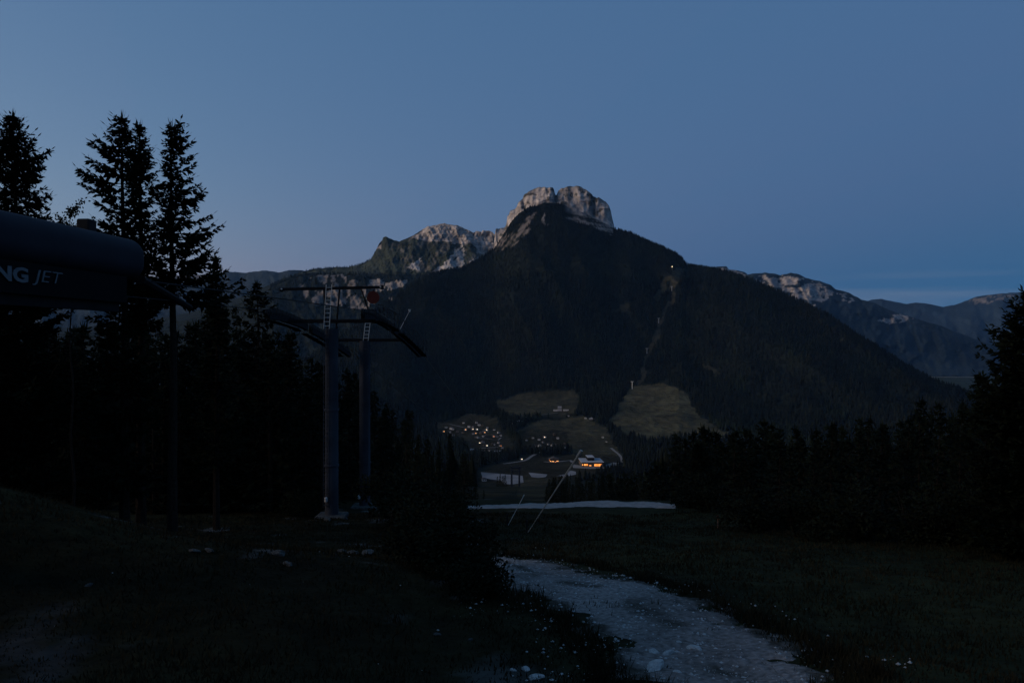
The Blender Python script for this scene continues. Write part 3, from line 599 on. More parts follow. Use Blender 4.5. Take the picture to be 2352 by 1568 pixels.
# shrubs: stems and leaf faces
def shrub(name, h, R_, seed, n=900, leaf=.11, lobes=7):
    rg_ = random.Random(seed); tb = MB(); CV = []; CT = []
    for _ in range(9):
        a = rg_.uniform(0, 6.28); r_ = R_ * rg_.uniform(.2, .7); q = Vector((math.cos(a) * r_ * .5, math.sin(a) * r_ * .5, h * .5)); e_ = Vector((math.cos(a) * r_, math.sin(a) * r_, h * rg_.uniform(.7, .95)))
        tb.bar((0, 0, 0), q, .03, .02, 5, False); tb.bar(q, e_, .02, .008, 4, False)
    L = [(Vector((rg_.gauss(0, R_ * .42), rg_.gauss(0, R_ * .42), h * rg_.uniform(.2, .78))), rg_.uniform(.3, .55) * R_) for _ in range(lobes)]
    for _ in range(n):
        c, r_ = rg_.choice(L); d = Vector((rg_.gauss(0, 1), rg_.gauss(0, 1), rg_.gauss(0, 1))).normalized(); p = c + d * r_ * rg_.random() ** .4
        if p.z < .02: p.z = .02
        d2 = (d + Vector((rg_.gauss(0, .7), rg_.gauss(0, .7), rg_.gauss(0, .7)))).normalized(); s_ = d2.cross(Vector((rg_.gauss(0, 1), rg_.gauss(0, 1), 1))).normalized(); l_ = leaf * rg_.uniform(.7, 1.5); k = len(CV)
        CV.extend([p, p + d2 * l_ * .5 + s_ * l_ * .3, p + d2 * l_, p + d2 * l_ * .5 - s_ * l_ * .3]); CT.extend([(k, k + 1, k + 2), (k, k + 2, k + 3)])
    return tb.mesh(name + '_stem', M['bark']), mesh_np(name + '_foliage', np.array(CV), np.array(CT), M['leaf'])
SH = [shrub('shrub', 2.2, 1.5, 200 + i, 2600, .13, 9) for i in range(3)]
def bush(u, v, s, label, Y=None, rz=0, group=None):
    p = hit(u, v) if Y is None else on_ground(u, Y)
    e = empty('shrub', p - Vector((0, 0, .05)), rz); e.scale = (s, s, s * .95); m_ = SH[int(u) % 3]
    link('stem', m_[0], e); link('foliage', m_[1], e); return tag(e, label, 'shrub', group)
for (u, v, s, l) in ((885, 1190, 1.5, 'bushy shrub at the right foot of the far lift mast'), (940, 1215, 1.7, 'wide shrub between the far lift mast and the meadow'), (1010, 1225, 1.5, 'shrub left of the two snow lances, darkest of its row'),
                     (1065, 1240, 1.1, 'low shrub nearest the snow lances'), (905, 1262, 1.1, 'low shrub behind the pale rocks, left of the path head'), (985, 1300, 1.2, 'shrub with pale stones around it, left of the path head'),
                     (1060, 1320, 1.2, 'shrub touching the left side of the path head'), (1105, 1370, .8, 'small shrub overhanging the near left edge of the path'), (700, 1185, 1.0, 'small shrub left of the near lift mast'), (560, 1170, 1.5, 'shrub on the bank below the lift station, right one'), (430, 1160, 1.7, 'shrub on the bank below the lift station, middle one'), (250, 1150, 1.8, 'shrub on the bank below the lift station, left one')):
    bush(u, v, s, l, rz=u * .7)
for (u, Y, s, l) in ((1720, 47, 1.4, 'shrub at the foot of the right wood, leftmost of its row'), (1830, 43, 1.3, 'shrub at the foot of the right wood, second of its row'), (1960, 41, 1.5, 'shrub at the foot of the right wood, third of its row'), (2090, 40, 1.4, 'shrub at the foot of the right wood, fourth of its row'), (2210, 39.5, 1.4, 'shrub at the foot of the right wood, rightmost of its row'), (1640, 58, 1.3, 'shrub where the meadow road goes into the wood')):
    bush(u, 0, s, l, Y=Y, rz=u * .3)
# thin young tree over the station roof
tb = MB(); CV = []; CT = []; rg_ = random.Random(77); p0 = on_ground(168, 30); topz = pt(0, 470, 30).z - p0.z
ax_ = lambda t: Vector((-.25 * t + .06 * math.sin(t * 20), .2 * t, topz * t))
for i in range(16): tb.bar(ax_(i / 16), ax_((i + 1) / 16), .05 * (1 - i / 17) + .006, .05 * (1 - (i + 1) / 17) + .006, 5, False)
for i in range(22):
    t = .86 + .14 * rg_.random(); a = rg_.uniform(0, 6.28); L = rg_.uniform(.25, .6); o_ = ax_(t); e_ = o_ + Vector((math.cos(a) * L, math.sin(a) * L, L * rg_.uniform(.1, .7))); tb.bar(o_, e_, .008, .004, 3, False)
    for _ in range(26):
        q = o_.lerp(e_, rg_.random() ** .6) + Vector((rg_.gauss(0, .07), rg_.gauss(0, .07), rg_.gauss(0, .07))); d_ = Vector((rg_.gauss(0, 1), rg_.gauss(0, 1), rg_.gauss(0, 1))).normalized(); s_ = d_.cross(Vector((.3, 1, .2))).normalized(); k = len(CV)
        CV.extend([q, q + d_ * .06 + s_ * .035, q + d_ * .12, q + d_ * .06 - s_ * .035]); CT.extend([(k, k + 1, k + 2), (k, k + 2, k + 3)])
tree('young_tree', (tb.mesh('young_trunk', M['bark']), mesh_np('young_crown', np.array(CV), np.array(CT), M['leaf'])), p0, 0, 1, 'thin young tree with sparse leaves just over the station roof')

# ------------------------------------------------------------------ lift station
LD = Vector((.0857, 1, 0)).normalized(); LN = Vector((LD.y, -LD.x, 0)); LA = math.atan2(-LD.x, LD.y)     # line direction, its right-hand normal, angle about Z
def lp(Y, off, z): t = (Y - 54.6); return Vector((-12.36 + .0857 * t + off, Y, z))
st = empty('lift_station', (lp(18, 0, 0).x, 18, float(gz(lp(18, 0, 0).x, 18))), LA)
zg = st.location.z
def sl_(x, y, z): return (x, y, z - zg)      # station-local (x across, y along from Y=18)
b = MB(); b.box(sl_(0, -1.2, 2.53), (7.0, 17.2, 1.28)); b.obj('canopy', M['canopy'], st, smooth=True, bevel=.52, seg=7)
b = MB(); b.box(sl_(0, -1.6, 1.55), (6.86, 15.6, .78)); fa = b.obj('fascia', M['fascia'], st)
b = MB(); b.box(sl_(1.9, 6.6, 3.38), (.42, .42, .72)); b.obj('roof_vent', M['rubber'], st, bevel=.06, seg=3)
b = MB(); b.box(sl_(1.9, 6.6, 3.15), (.62, .7, .08)); b.obj('vent_base', M['canopy'], st)
for yy in (-6, 3.5):
    b = MB(); b.box(sl_(0, yy, (zg + 1.3) / 2 - 1.8), (1.1, 1.3, 4.6 - zg)); b.obj('column', M['conc'], st, bevel=.08, seg=2)
b = MB()
for xx in (-3.2, 3.2): b.box(sl_(xx, -1.5, 1.02), (.22, 15.0, .28))
b.obj('guide_rail', M['dark'], st)
ga, gb = pt(322, 642, 25.9), pt(436, 706, 33.5); inv = Matrix.Rotation(-LA, 3, 'Z')
b = MB(); b.bar(inv @ (ga - st.location), inv @ (gb - st.location), .17, .13, 8); b.obj('guide_ramp', M['fascia'], st)
def text(body, size, x, y, z, bold, shear, name, parent):
    cu = bpy.data.curves.new(name, 'FONT'); cu.body = body; cu.size = size; cu.extrude = .012; cu.offset = bold; cu.shear = shear; cu.resolution_u = 3
    o = bpy.data.objects.new(name, cu); COL.objects.link(o); dg = bpy.context.evaluated_depsgraph_get(); me = bpy.data.meshes.new_from_object(o.evaluated_get(dg)); bpy.data.objects.remove(o); me.name = name
    me.materials.clear(); me.materials.append(M['letter']); q = link(name, me, parent); q.location = (x, y, z); q.rotation_euler = (R(90), 0, R(90)); return q
def face_y(u):           # along-station coordinate where the sight line u meets the right face
    k = (u - 1176) / F; Yv = (-12.36 - .0857 * 54.6 + 3.44) / (k - .0857); return (Yv - 18 + .295) / LD.y
ya, yb = face_y(62), face_y(143)
xf = 3.45
LZ = 1.43
def fit(o, y0, y1):
    xs = [v.co.x for v in o.data.vertices]; k = (y1 - y0) / (max(xs) - min(xs)); o.location.y = y0 - min(xs) * k; o.scale = (k, o.scale[1], 1)
def fith(o, z0, z1):
    ys = [v.co.y for v in o.data.vertices]; k = (z1 - z0) / (max(ys) - min(ys)); o.location.z = z0 - min(ys) * k - zg; o.scale = (o.scale[0], k, 1)
o = text('NG', .5, xf, 0, 0, .018, .0, 'letters', fa); fit(o, face_y(-14), face_y(62)); fith(o, LZ, LZ + .37)
o = text('JET', .5, xf, 0, 0, -.006, .22, 'letters', fa); fit(o, face_y(73), face_y(142)); fith(o, LZ - .03, LZ + .36)
tag(st, 'dark rounded lift station roof with white letters at left edge', 'lift station')

# ------------------------------------------------------------------ lift masts
def batz(Y): return float(np.interp(Y, [50, 53, 57, 61, 65, 69, 73], [2.12, 2.10, 1.72, 1.05, .28, -.62, -1.6]))
def mast(Y, ztop, rad, y0, y1, off_out, label, ladder_top, lad_off, bar=False):
    c = lp(Y, 0, 0); g = float(gz(c.x, Y)); e = empty('lift_mast', (c.x, Y, g), 0)
    L = lambda p: Vector(p) - e.location
    b = MB(); b.bar((0, 0, -.2), (0, 0, ztop - g), rad * 1.04, rad, 22); b.obj('pole', M['pole'], e, smooth=False)
    for zz in (3.6, 7.4):
        b = MB(); b.bar((0, 0, zz), (0, 0, zz + .12), rad * 1.16, rad * 1.16, 22); b.obj('flange', M['pole'], e)
    b = MB(); b.box((0, 0, -.05), (2.0, 1.9, .7)); b.obj('base_block', M['greystone'], e, bevel=.12, seg=2)
    # crossarm
    za = batz(Y) - .55
    b = MB(); b.box(L(lp(Y, 0, za)), (off_out * 2 + .3, .30, .26)); b.obj('crossarm', M['dark'], e, bevel=.04, seg=1)
    # roller batteries
    for sgn in (-1, 1):
        bt = MB(); ys = np.arange(y0, y1, .52); vv_ = []
        for yq in ys:
            c_ = L(lp(yq, sgn * off_out, batz(yq) - .52)); vv_ += [c_ + Vector((dx, 0, dz)) for dx, dz in ((-.13, -.16), (.13, -.16), (.13, .14), (-.13, .14))]
        nq = len(ys); bt.add(vv_, [(4 * q + a_, 4 * q + (a_ + 1) % 4, 4 * q + 4 + (a_ + 1) % 4, 4 * q + 4 + a_) for q in range(nq - 1) for a_ in range(4)] + [(0, 1, 2, 3), (4 * nq - 1, 4 * nq - 2, 4 * nq - 3, 4 * nq - 4)])
        bo = bt.obj('roller_battery', M['dark'], e)
        wm = None
        for q in range(len(ys)):
            a = lp(ys[q], sgn * off_out, batz(ys[q]) - .25)
            if wm is None:
                b = MB(); b.bar((-.06, 0, 0), (.06, 0, 0), .27, .27, 14); b.bar((-.10, 0, 0), (.10, 0, 0), .08, .08, 8); wm = b.mesh('roller', M['rubber'])
            link('roller', wm, bo, L(a))
        # catwalk with railing beside the battery
        cw = MB(); cr = MB(); o2 = sgn * (off_out + .55)
        for q in range(0, len(ys) - 2, 2):
            a, d_ = lp(ys[q], o2, batz(ys[q]) - .72), lp(ys[q + 2], o2, batz(ys[q + 2]) - .72)
            m_ = (a + d_) / 2; sl2 = math.atan2(d_.z - a.z, d_.y - a.y); cw.box(L(m_), (.45, (d_ - a).length * .97, .05), M=Matrix.Rotation(sl2, 4, 'X'))
            for zz in (.5, 1.0): cr.bar(L(a + Vector((sgn * .3, 0, zz))), L(d_ + Vector((sgn * .3, 0, zz))), .018, .018, 4)
            cr.bar(L(a + Vector((sgn * .3, 0, 0))), L(a + Vector((sgn * .3, 0, 1.0))), .018, .018, 4)
        co = cw.obj('catwalk', M['dark'], e); cr.obj('railing', M['dark'], co)
    # ladder up the pole, its top standing clear of the pole head
    lx, ly = lad_off; w_ = .19
    la = MB(); ll = MB()
    for s in (-1, 1):
        ll.bar((lx + s * w_, ly, .8), (lx + s * w_ + .03, ly, ztop - g), .022, .022, 6); la.bar((lx + s * w_ + .03, ly, ztop - g), (lx + s * w_ + .19, ly + .05, ladder_top - g), .026, .026, 6)
    lo = la.obj('ladder', M['alu'], e); l2 = ll.obj('ladder', M['pole'], e)
    b = MB(); b.bar((-w_, 0, 0), (w_, 0, 0), .020, .020, 6); rm = b.mesh('rung', M['alu']); rm2 = b.mesh('rung', M['pole'])
    zz = 1.0
    while zz < ladder_top - g - .05:
        k = max(0, (zz - (ztop - g)) / max(.1, ladder_top - ztop)); link('rung', rm if k > 0 else rm2, lo if k > 0 else l2, (lx + .03 + .16 * k, ly + .05 * k, zz)); zz += .29
    if bar:
        zb = 3.64; b = MB(); b.box(L(lp(Y, 0, zb)), (6.75, .20, .19), M=Matrix.Rotation(R(-1.2), 4, 'Y')); lb = b.obj('lifting_beam', M['dark'], e)
        for s in (-1, 1):
            b = MB(); b.box(L(lp(Y, s * 3.45, zb + s * .07)), (.22, .34, .30)); b.obj('beam_end', M['dark'], e, bevel=.03, seg=1)
            b = MB(); b.bar(L(lp(Y, s * 3.38, zb + s * .07 + .02)) - Vector((0, .26, 0)), L(lp(Y, s * 3.38, zb + s * .07 + .02)) - Vector((0, .16, 0)), .05, .05, 10); b.obj('reflector', M['lampw'], lb)
            b = MB(); b.bar(L(lp(Y, s * .55, zb)), L(lp(Y, s * .3, ztop - .1)), .06, .06, 6); b.obj('beam_post', M['dark'], e)
        b = MB(); b.bar(L(lp(Y, 2.05, zb - .1)), L(lp(Y, 2.55, batz(Y) + .05)), .05, .05, 6); b.obj('strut', M['dark'], e)
        b = MB(); b.box(L(lp(Y, 2.72, batz(Y) + .1)), (.42, .35, .32)); b.obj('junction_box', M['dark'], e, bevel=.04, seg=1)
    return tag(e, label, 'lift mast')
m1 = mast(54.6, .87, .44, 51.2, 59.0, 3.05, 'near blue-grey lift mast with tall ladder and long top beam', 3.86, (-.28, -.46), True)
m2 = mast(63.0, .05, .42, 59.4, 69.5, 3.05, 'far blue-grey lift mast with short pale ladder at its head', 1.52, (.12, -.46))
# small boxes on the mast feet
for (u, v, Y, l) in ((749, 1147, 54.1, 'small pale box on the left foot of the near lift mast'), (824, 1141, 62.4, 'small pale box on the left foot of the far lift mast')):
    p = pt(u, v, Y); b = MB(); b.bar((0, 0, -.14), (0, 0, .10), .12, .12, 12); b.bar((0, 0, .10), (0, 0, .17), .12, .05, 12); tag(b.obj('terminal_box', M['alu'], None, p), l, 'box')
# red disc under the beam
dc = pt(857, 683, 54.3); e = empty('round_sign', dc); b = MB(); b.bar((0, -.03, 0), (0, .03, 0), .43, .43, 32); b.obj('disc', M['red'], e); b = MB(); b.bar((0, .0, .36), (.12, .1, .72), .03, .03, 6); b.obj('hanger', M['dark'], e)
tag(e, 'round dark red disc hanging under the long beam of the lift mast', 'sign')
# lamp on a bracket at the right battery
lpn = pt(941, 713, 64); e = empty('bracket_lamp', lpn); b = MB(); b.bar((0, 0, 0), (-.9, 0, -1.75), .03, .03, 6); b.obj('bracket', M['steel'], e)
b = MB(); b.bar((0, -.02, -.13), (0, -.02, .10), .05, .12, 10); b.obj('lamp_head', M['lampw'], e); tag(e, 'small pale lamp on a bracket right of the roller batteries', 'lamp')
# haul ropes
PX = [(1184 - 1176) / F * 490 + s * 2.2 for s in (-1, 1)]
for s, nm in ((-1, 'left'), (1, 'right')):
    pts = [lp(26, s * 3.05, 1.95)] + [lp(yy, s * 3.05, batz(yy) + .02 if yy > 51 else 2.0) for yy in (38, 50, 53, 56, 59, 62, 65, 68, 69.5)]
    a = pts[-1]; z_ = Vector((PX[(s + 1) // 2], 490, -78.6))
    for k in range(1, 21): t = k / 20; q = a.lerp(z_, t); q.z -= 10 * t * (1 - t); pts.append(q)
    b = MB()
    for p, q in zip(pts[:-1], pts[1:]): b.bar(p, q, .026, .026, 6, False)
    tag(b.obj('haul_rope', M['rope']), f'{nm} steel haul rope running from the station over the masts', 'rope')
# portal mast far down the slope
g = float(np.interp(490, VY, VZ)); e = empty('lift_mast', ((1184 - 1176) / F * 490, 490, g)); hh = 11.8
for s in (-1, 1): b = MB(); b.bar((s * 2.35, 0, -.5), (s * 2.35, 0, hh), .62, .5, 12); b.obj('pole', M['slate'], e)
b = MB(); b.box((0, 0, hh - .5), (6.4, .8, .9)); b.obj('crossarm', M['slate'], e)
b = MB(); b.box((0, 0, hh - 2.6), (4.2, .5, .5)); b.obj('brace', M['slate'], e)
for s in (-1, 1): b = MB(); b.box((s * 2.6, 0, hh + .3), (.5, 6, .6)); b.obj('roller_battery', M['dark'], e)
tag(e, 'distant two-legged portal mast in front of the pale car park', 'lift mast')

# snow lances
def lance(u0, v0, u1, v1, dy, r0, r1, label):
    a = hit(u0, v0); t_ = pt(u1, v1, a.y + dy); e = empty('snow_lance', a); d_ = t_ - a
    b = MB(); b.bar((0, 0, -.1), d_, r0, r1, 8); b.obj('boom', M['lance'], e)
    b = MB(); b.bar(d_ * .93, d_ * 1.005, r1 * 1.5, r1 * 1.5, 10); b.obj('nozzle_head', M['lance'], e)
    b = MB(); b.bar((0, 0, -.2), (0, 0, .7), .05, .05, 8); b.obj('stand', M['dark'], e); tag(e, label, 'snow lance')
lance(1210, 1222, 1335, 1035, -2, .022, .055, 'long pale snow lance leaning right over the meadow road')
lance(1165, 1206, 1204, 1136, 1, .018, .022, 'short thin snow lance left of the long one')
# little marker at the wood's edge
p = hit(1649, 1212); e = empty('slope_marker', p); b = MB(); b.bar((0, 0, -.1), (0, 0, .75), .035, .03, 8); b.obj('stake', M['marker'], e); b = MB(); b.box((0, 0, .62), (.16, .03, .22)); b.obj('plate', M['marker'], e, bevel=.01, seg=1)
tag(e, 'small faded marker stake on the meadow by the right wood', 'marker')

# ------------------------------------------------------------------ stones, pebbles, grass
def rock_mesh(seed):
    bm = bmesh.new(); bmesh.ops.create_icosphere(bm, subdivisions=3, radius=.5); rg_ = random.Random(seed); pl = [(Vector((rg_.gauss(0, 1), rg_.gauss(0, 1), rg_.gauss(0, .8))).normalized(), rg_.uniform(.28, .44)) for _ in range(12)]
    for v_ in bm.verts:
        for n_, d_ in pl:
            q = v_.co.dot(n_) - d_
            if q > 0: v_.co -= n_ * q
        v_.co += Vector((rg_.gauss(0, .008), rg_.gauss(0, .008), rg_.gauss(0, .008)))
    me = bpy.data.meshes.new('stone'); bm.to_mesh(me); bm.free(); me.materials.append(M['stone']); return me
RM = [rock_mesh(i) for i in range(6)]
STN = [(1502, 1503, 25), (1535, 1506, 28), (1558, 1501, 13), (1597, 1495, 33), (1560, 1481, 16), (1539, 1470, 10), (1506, 1537, 46), (1556, 1549, 21), (1593, 1541, 17), (1519, 1557, 12), (1606, 1563, 12), (1459, 1543, 9), (1461, 1552, 11), (1707, 1518, 13), (1709, 1561, 13),
       (1618, 1461, 11), (1593, 1457, 9), (1682, 1485, 8), (1829, 1499, 9), (1005, 1461, 15), (1080, 1470, 10), (1207, 1540, 22), (1231, 1561, 30), (959, 1301, 9), (1112, 1326, 11), (1134, 1330, 11), (1158, 1358, 20), (1278, 1299, 7), (640, 1275, 26), (662, 1300, 22), (786, 1270, 22), (812, 1273, 26), (842, 1275, 28), (446, 1268, 22), (482, 1269, 20), (204, 1345, 15), (1178, 1540, 14), (1290, 1552, 10), (753, 1196, 16), (792, 1193, 14)]
_r = random.Random(14)
for _ in range(34):
    v_ = 1400 + 160 * _r.random() ** .8; lo = np.interp(v_, [1398, 1440, 1480, 1525, 1566], [1290, 1345, 1390, 1420, 1445]); hi = np.interp(v_, [1376, 1428, 1484, 1566], [1585, 1705, 1820, 1950])
    STN.append((float(lo + (hi - lo) * _r.uniform(.05, .95)), float(v_), 4 + 9 * _r.random() ** 2.5))
STN.sort(); rg = random.Random(9)
def zone(u): return 'in the turf left of the path' if u < 1150 else ('on or beside the gravel path')
cnt = {}
for (u, v, wpx) in STN:
    p = hit(u, v); s = wpx / F * p.y * 1.2; o = link('stone', RM[rg.randrange(6)], None, p + Vector((0, 0, s * .12)))
    o.rotation_euler = (rg.uniform(-.25, .25), rg.uniform(-.25, .25), rg.uniform(0, 6.28)); o.scale = (s * 1.15, s * rg.uniform(.7, 1.0), s * rg.uniform(.38, .6))
    if u < 1110:
        o.material_slots[0].link = 'OBJECT'; o.material_slots[0].material = M['greystone']
    z_ = zone(u); i = cnt.get(z_, 0); cnt[z_] = i + 1; tag(o, f'pale limestone {z_}, {ordn(i)} from the left', 'stone', 'stones ' + z_)
ax, ay, bx, by = path_edges(PATH_L, PATH_R, 200)
n = 4200; i = RNG.integers(0, 200, n); k = RNG.normal(.5, .36, n); px_ = ax[i] + (bx[i] - ax[i]) * k + RNG.normal(0, .2, n); py_ = ay[i] + (by[i] - ay[i]) * k + RNG.normal(0, .2, n)
n2 = 40; px_ = np.concatenate([px_, RNG.uniform(-12, 4, n2)]); py_ = np.concatenate([py_, RNG.uniform(16, 36, n2)]); n += n2
sz = .010 + .05 * RNG.random(n) ** 6; pz_ = gz(px_, py_) + .045
oc = np.array([(1, 0, 0), (-1, 0, 0), (0, 1, 0), (0, -1, 0), (0, 0, .7), (0, 0, -.7)]); of = np.array([(0, 2, 4), (2, 1, 4), (1, 3, 4), (3, 0, 4), (2, 0, 5), (1, 2, 5), (3, 1, 5), (0, 3, 5)])
V_ = (oc[None] * (1 + .5 * (RNG.random((n, 6, 3)) - .5))) * sz[:, None, None] + np.stack([px_, py_, pz_], 1)[:, None]
o = kind(link('pebbles', mesh_np('pebbles', V_.reshape(-1, 3), (of[None] + (np.arange(n) * 6)[:, None, None]).reshape(-1, 3), M['stone'])), 'stuff'); tag(o, 'loose pebbles strewn over the gravel path and turf edge', 'pebbles')
def blades(n, xs, ys, hmin, hmax, keep):
    x = RNG.uniform(*xs, n); y = RNG.uniform(*ys, n); y = ys[0] + (ys[1] - ys[0]) * RNG.random(n) ** 1.4; k = keep(x, y); x, y = x[k], y[k]; n = len(x)
    z = gz(x, y) - .02; h = (hmin + (hmax - hmin) * RNG.random(n) ** 2) * (1 + .6 * fbm(x / 1.5, y / 1.5, s=101, o=2)); a = RNG.random(n) * 6.28; wd = .010 + .010 * RNG.random(n) + .0004 * y
    dx, dy = np.cos(a) * wd, np.sin(a) * wd; l1, l2 = RNG.normal(0, .35, n) * h, RNG.normal(0, .35, n) * h
    V = np.stack([np.stack([x - dx, y - dy, z], 1), np.stack([x + dx, y + dy, z], 1), np.stack([x + l1, y + l2, z + np.abs(h)], 1)], 1)
    return V.reshape(-1, 3)
pcx, pcy = (ax + bx) / 2, (ay + by) / 2; hw = np.hypot(bx - ax, by - ay) / 2
def pathdist(x, y):
    best = np.full(len(x), 9e9)
    for q in range(0, 200, 4):
        best = np.minimum(best, np.hypot(x - pcx[q], y - pcy[q]) - hw[q])
    return best
def keep_out(x, y):
    dd = pathdist(x, y) + .35 * fbm(x / .8, y / .8, s=111, o=3)
    return (dd > -.05) | ((dd > -1.9) & (fbm(x / .9, y / .9, s=113, o=3) > .52))
vis = lambda x, y: (np.abs(x) < .70 * y + 1)
G = blades(150000, (-24, 26), (14, 58), .05, .22, lambda x, y: keep_out(x, y) & vis(x, y))
near = lambda x, y: (lambda dd: (dd > -.15) & (dd < .9) & vis(x, y))(pathdist(x, y) + .3 * fbm(x / .6, y / .6, s=117, o=3))
G2 = blades(70000, (-6, 10), (15, 38), .12, .42, near)
G = np.concatenate([G, G2]); T_ = np.arange(len(G)).reshape(-1, 3)
o = kind(link('meadow_grass', mesh_np('meadow_grass', G, T_, M['grass'])), 'stuff'); tag(o, 'rough dark grass and weeds of the meadow and path edges', 'grass')

# ------------------------------------------------------------------ village in the valley
def house(u, v, wpx, lit=None, rz=0, hk=.55, walls='wall', roofm='roof', flat=False, label='', group=None, name='house', nwin=2, dpth=.85):
    p = vhit(u, v); W = wpx / F * p.y; D = W * dpth; Hh = max(3.2, W * hk); e = empty(name, p - Vector((0, 0, .4)), rz)
    b = MB(); b.box((0, 0, Hh / 2), (W, D, Hh)); b.obj('wall', M[walls], e)
    b = MB()
    if flat: b.box((0, 0, Hh + .3), (W * 1.04, D * 1.04, .6))
    else:
        e_ = .12 * W; rh = W * .26; x0, y0_ = W / 2 + e_, D / 2 + e_
        b.add([(-x0, -y0_, Hh - .1), (x0, -y0_, Hh - .1), (x0, y0_, Hh - .1), (-x0, y0_, Hh - .1), (0, -y0_, Hh + rh), (0, y0_, Hh + rh)], [(0, 1, 4), (2, 3, 5), (1, 2, 5, 4), (3, 0, 4, 5), (0, 3, 2, 1)])
    b.obj('roof', M[roofm], e)
    for q in range(nwin):
        b = MB(); xx = (q + .5) / nwin * W - W / 2; on = lit and q == nwin // 2
        b.box((xx, -D / 2 - .04, Hh * .55), ((W / nwin * .5) if not on else 2.0, .12, Hh * .34 if not on else 1.8)); b.obj('window', M[lit] if on else M['glass'], e)
    return tag(e, label, 'house' if name == 'house' else 'building', group)
A_ = lambda x, y: (1004.9 + x * .09765, 907.2 + y * .09765); B_ = lambda x, y: (1177 + x * .10986, 907.2 + y * .10986); C_ = lambda x, y: (1062.3 + x * .15869, 1033.6 + y * .15869)
left = [(140, 852, 'warm'), (660, 812, 'warm'), (820, 800, 'cool'), (935, 806, 'cool'), (1160, 813, 'cool'), (905, 893, 'warm'), (1090, 883, 'warm'), (1325, 970, 'orange'), (990, 1115, 'cool'), (1475, 1187, 'orange'), (1165, 1187, 'cool')] + \
       [(x, y, None) for x, y in ((615, 650), (740, 745), (830, 745), (920, 645), (978, 702), (1060, 705), (1170, 760), (838, 905), (1020, 895), (905, 998), (950, 998), (1075, 965), (1150, 960), (1400, 968), (1335, 810), (1440, 880), (1490, 948), (1100, 1188),
        (1290, 1160), (1330, 1158), (1435, 1120), (1525, 1240), (380, 940), (320, 790), (365, 800), (1025, 1300), (1105, 1305), (1230, 1305), (600, 880), (1075, 1105), (285, 870), (200, 760), (470, 860))]
right = [(430, 895, None), (675, 878, 'cool'), (640, 985, None), (875, 830, None), (950, 900, None), (750, 1025, None), (910, 1050, None), (415, 1090, None), (490, 1085, None), (1090, 1015, None), (1085, 1095, None), (565, 1060, None), (300, 940, None), (560, 930, None)]
other = [(*B_(1165, 445), 5, None, 'pale house in the upper field edge below the long white building'), (*B_(1530, 490), 5, None, 'small pale house at the wood edge, left of the pale barn'), (*B_(1890, 888), 5, None, 'lone pale hut on the field below the right wood'), (*B_(1965, 980), 4, None, 'tiny hut beside the winding lane'),
         (*A_(1780, 685), 5, None, 'small house below the pale roofed farm at the wood edge'), (*A_(2085, 540), 5, None, 'pale house up the slope right of the farm'), (*C_(605, 592), 8, 'orange', 'near house with bright orange lamp below the car park'), (*C_(548, 650), 8, None, 'white house left of the orange-lit near house'), (*C_(438, 678), 7, None, 'small white hut left of the white near house'),
         (*C_(313, 445), 10, None, 'white house at the left end of the car park'), (*C_(850, 135), 5, 'cool', 'small building with one white lamp by the village road')]
rg = random.Random(21)
for nm, lst, tr in (('left hamlet', left, A_), ('right hamlet', right, B_)):
    for grp in (True, False):
        q = sorted([(tr(x, y), l) for x, y, l in lst if bool(l) == grp])
        for i, ((u, v), l) in enumerate(q):
            lab = (f'house with lit window in the {nm}, {ordn(i)} lit one from the left' if grp else f'pale unlit house in the {nm}, {ordn(i)} from the left')
            house(u, v + 1.2, rg.uniform(4.2, 6.6), l, rg.uniform(-.6, .6), rg.uniform(.5, .75), rg.choice(['wall', 'wall', 'wallg', 'wood']) if not l else 'wallg', 'roof', False, lab, f'{"lit" if grp else "unlit"} houses of the {nm}')
for (u, v, wp, l, lab) in other: house(u, v, wp, l, rg.uniform(-.3, .3), .6, 'wall', 'roof', False, lab)
# larger buildings
house(*A_(830, 1293), 11.5, None, .1, .25, 'wallg', 'roofp', True, 'pale-roofed hall at the lower left of the left hamlet', name='hall')
house(*A_(1440, 1335), 21, None, 0, .10, 'wallg', 'roofp', True, 'long pale low hall at the bottom of the left hamlet', name='hall', nwin=6, dpth=.5)
house(*A_(1935, 645), 9.5, None, .3, .35, 'wall', 'roofp', False, 'farm with pale roof at the wood edge between the hamlets', name='farmhouse', nwin=4)
house(*B_(1655, 508), 10, None, 0, .2, 'wallg', 'roofp', False, 'long pale barn under the right wood', name='barn', nwin=3)
house(*B_(842, 1066), 7.5, None, .2, .5, 'wall', 'roof', False, 'largest white house of the right hamlet', name='house', nwin=3)
house(*B_(900, 328), 9.5, None, 0, .36, 'wall', 'roof', True, 'left wing of the long white building above the fields', name='hotel_wing', nwin=5, dpth=.5)
house(*B_(1118, 324), 12.5, None, 0, .26, 'wall', 'roof', True, 'right wing of the long white building above the fields', name='hotel_wing', nwin=8, dpth=.5)
house(*B_(990, 326), 8.6, None, 0, 1.15, 'wallg', 'roofp', True, 'grey tower block in the middle of the long white building', name='tower_block', nwin=3)
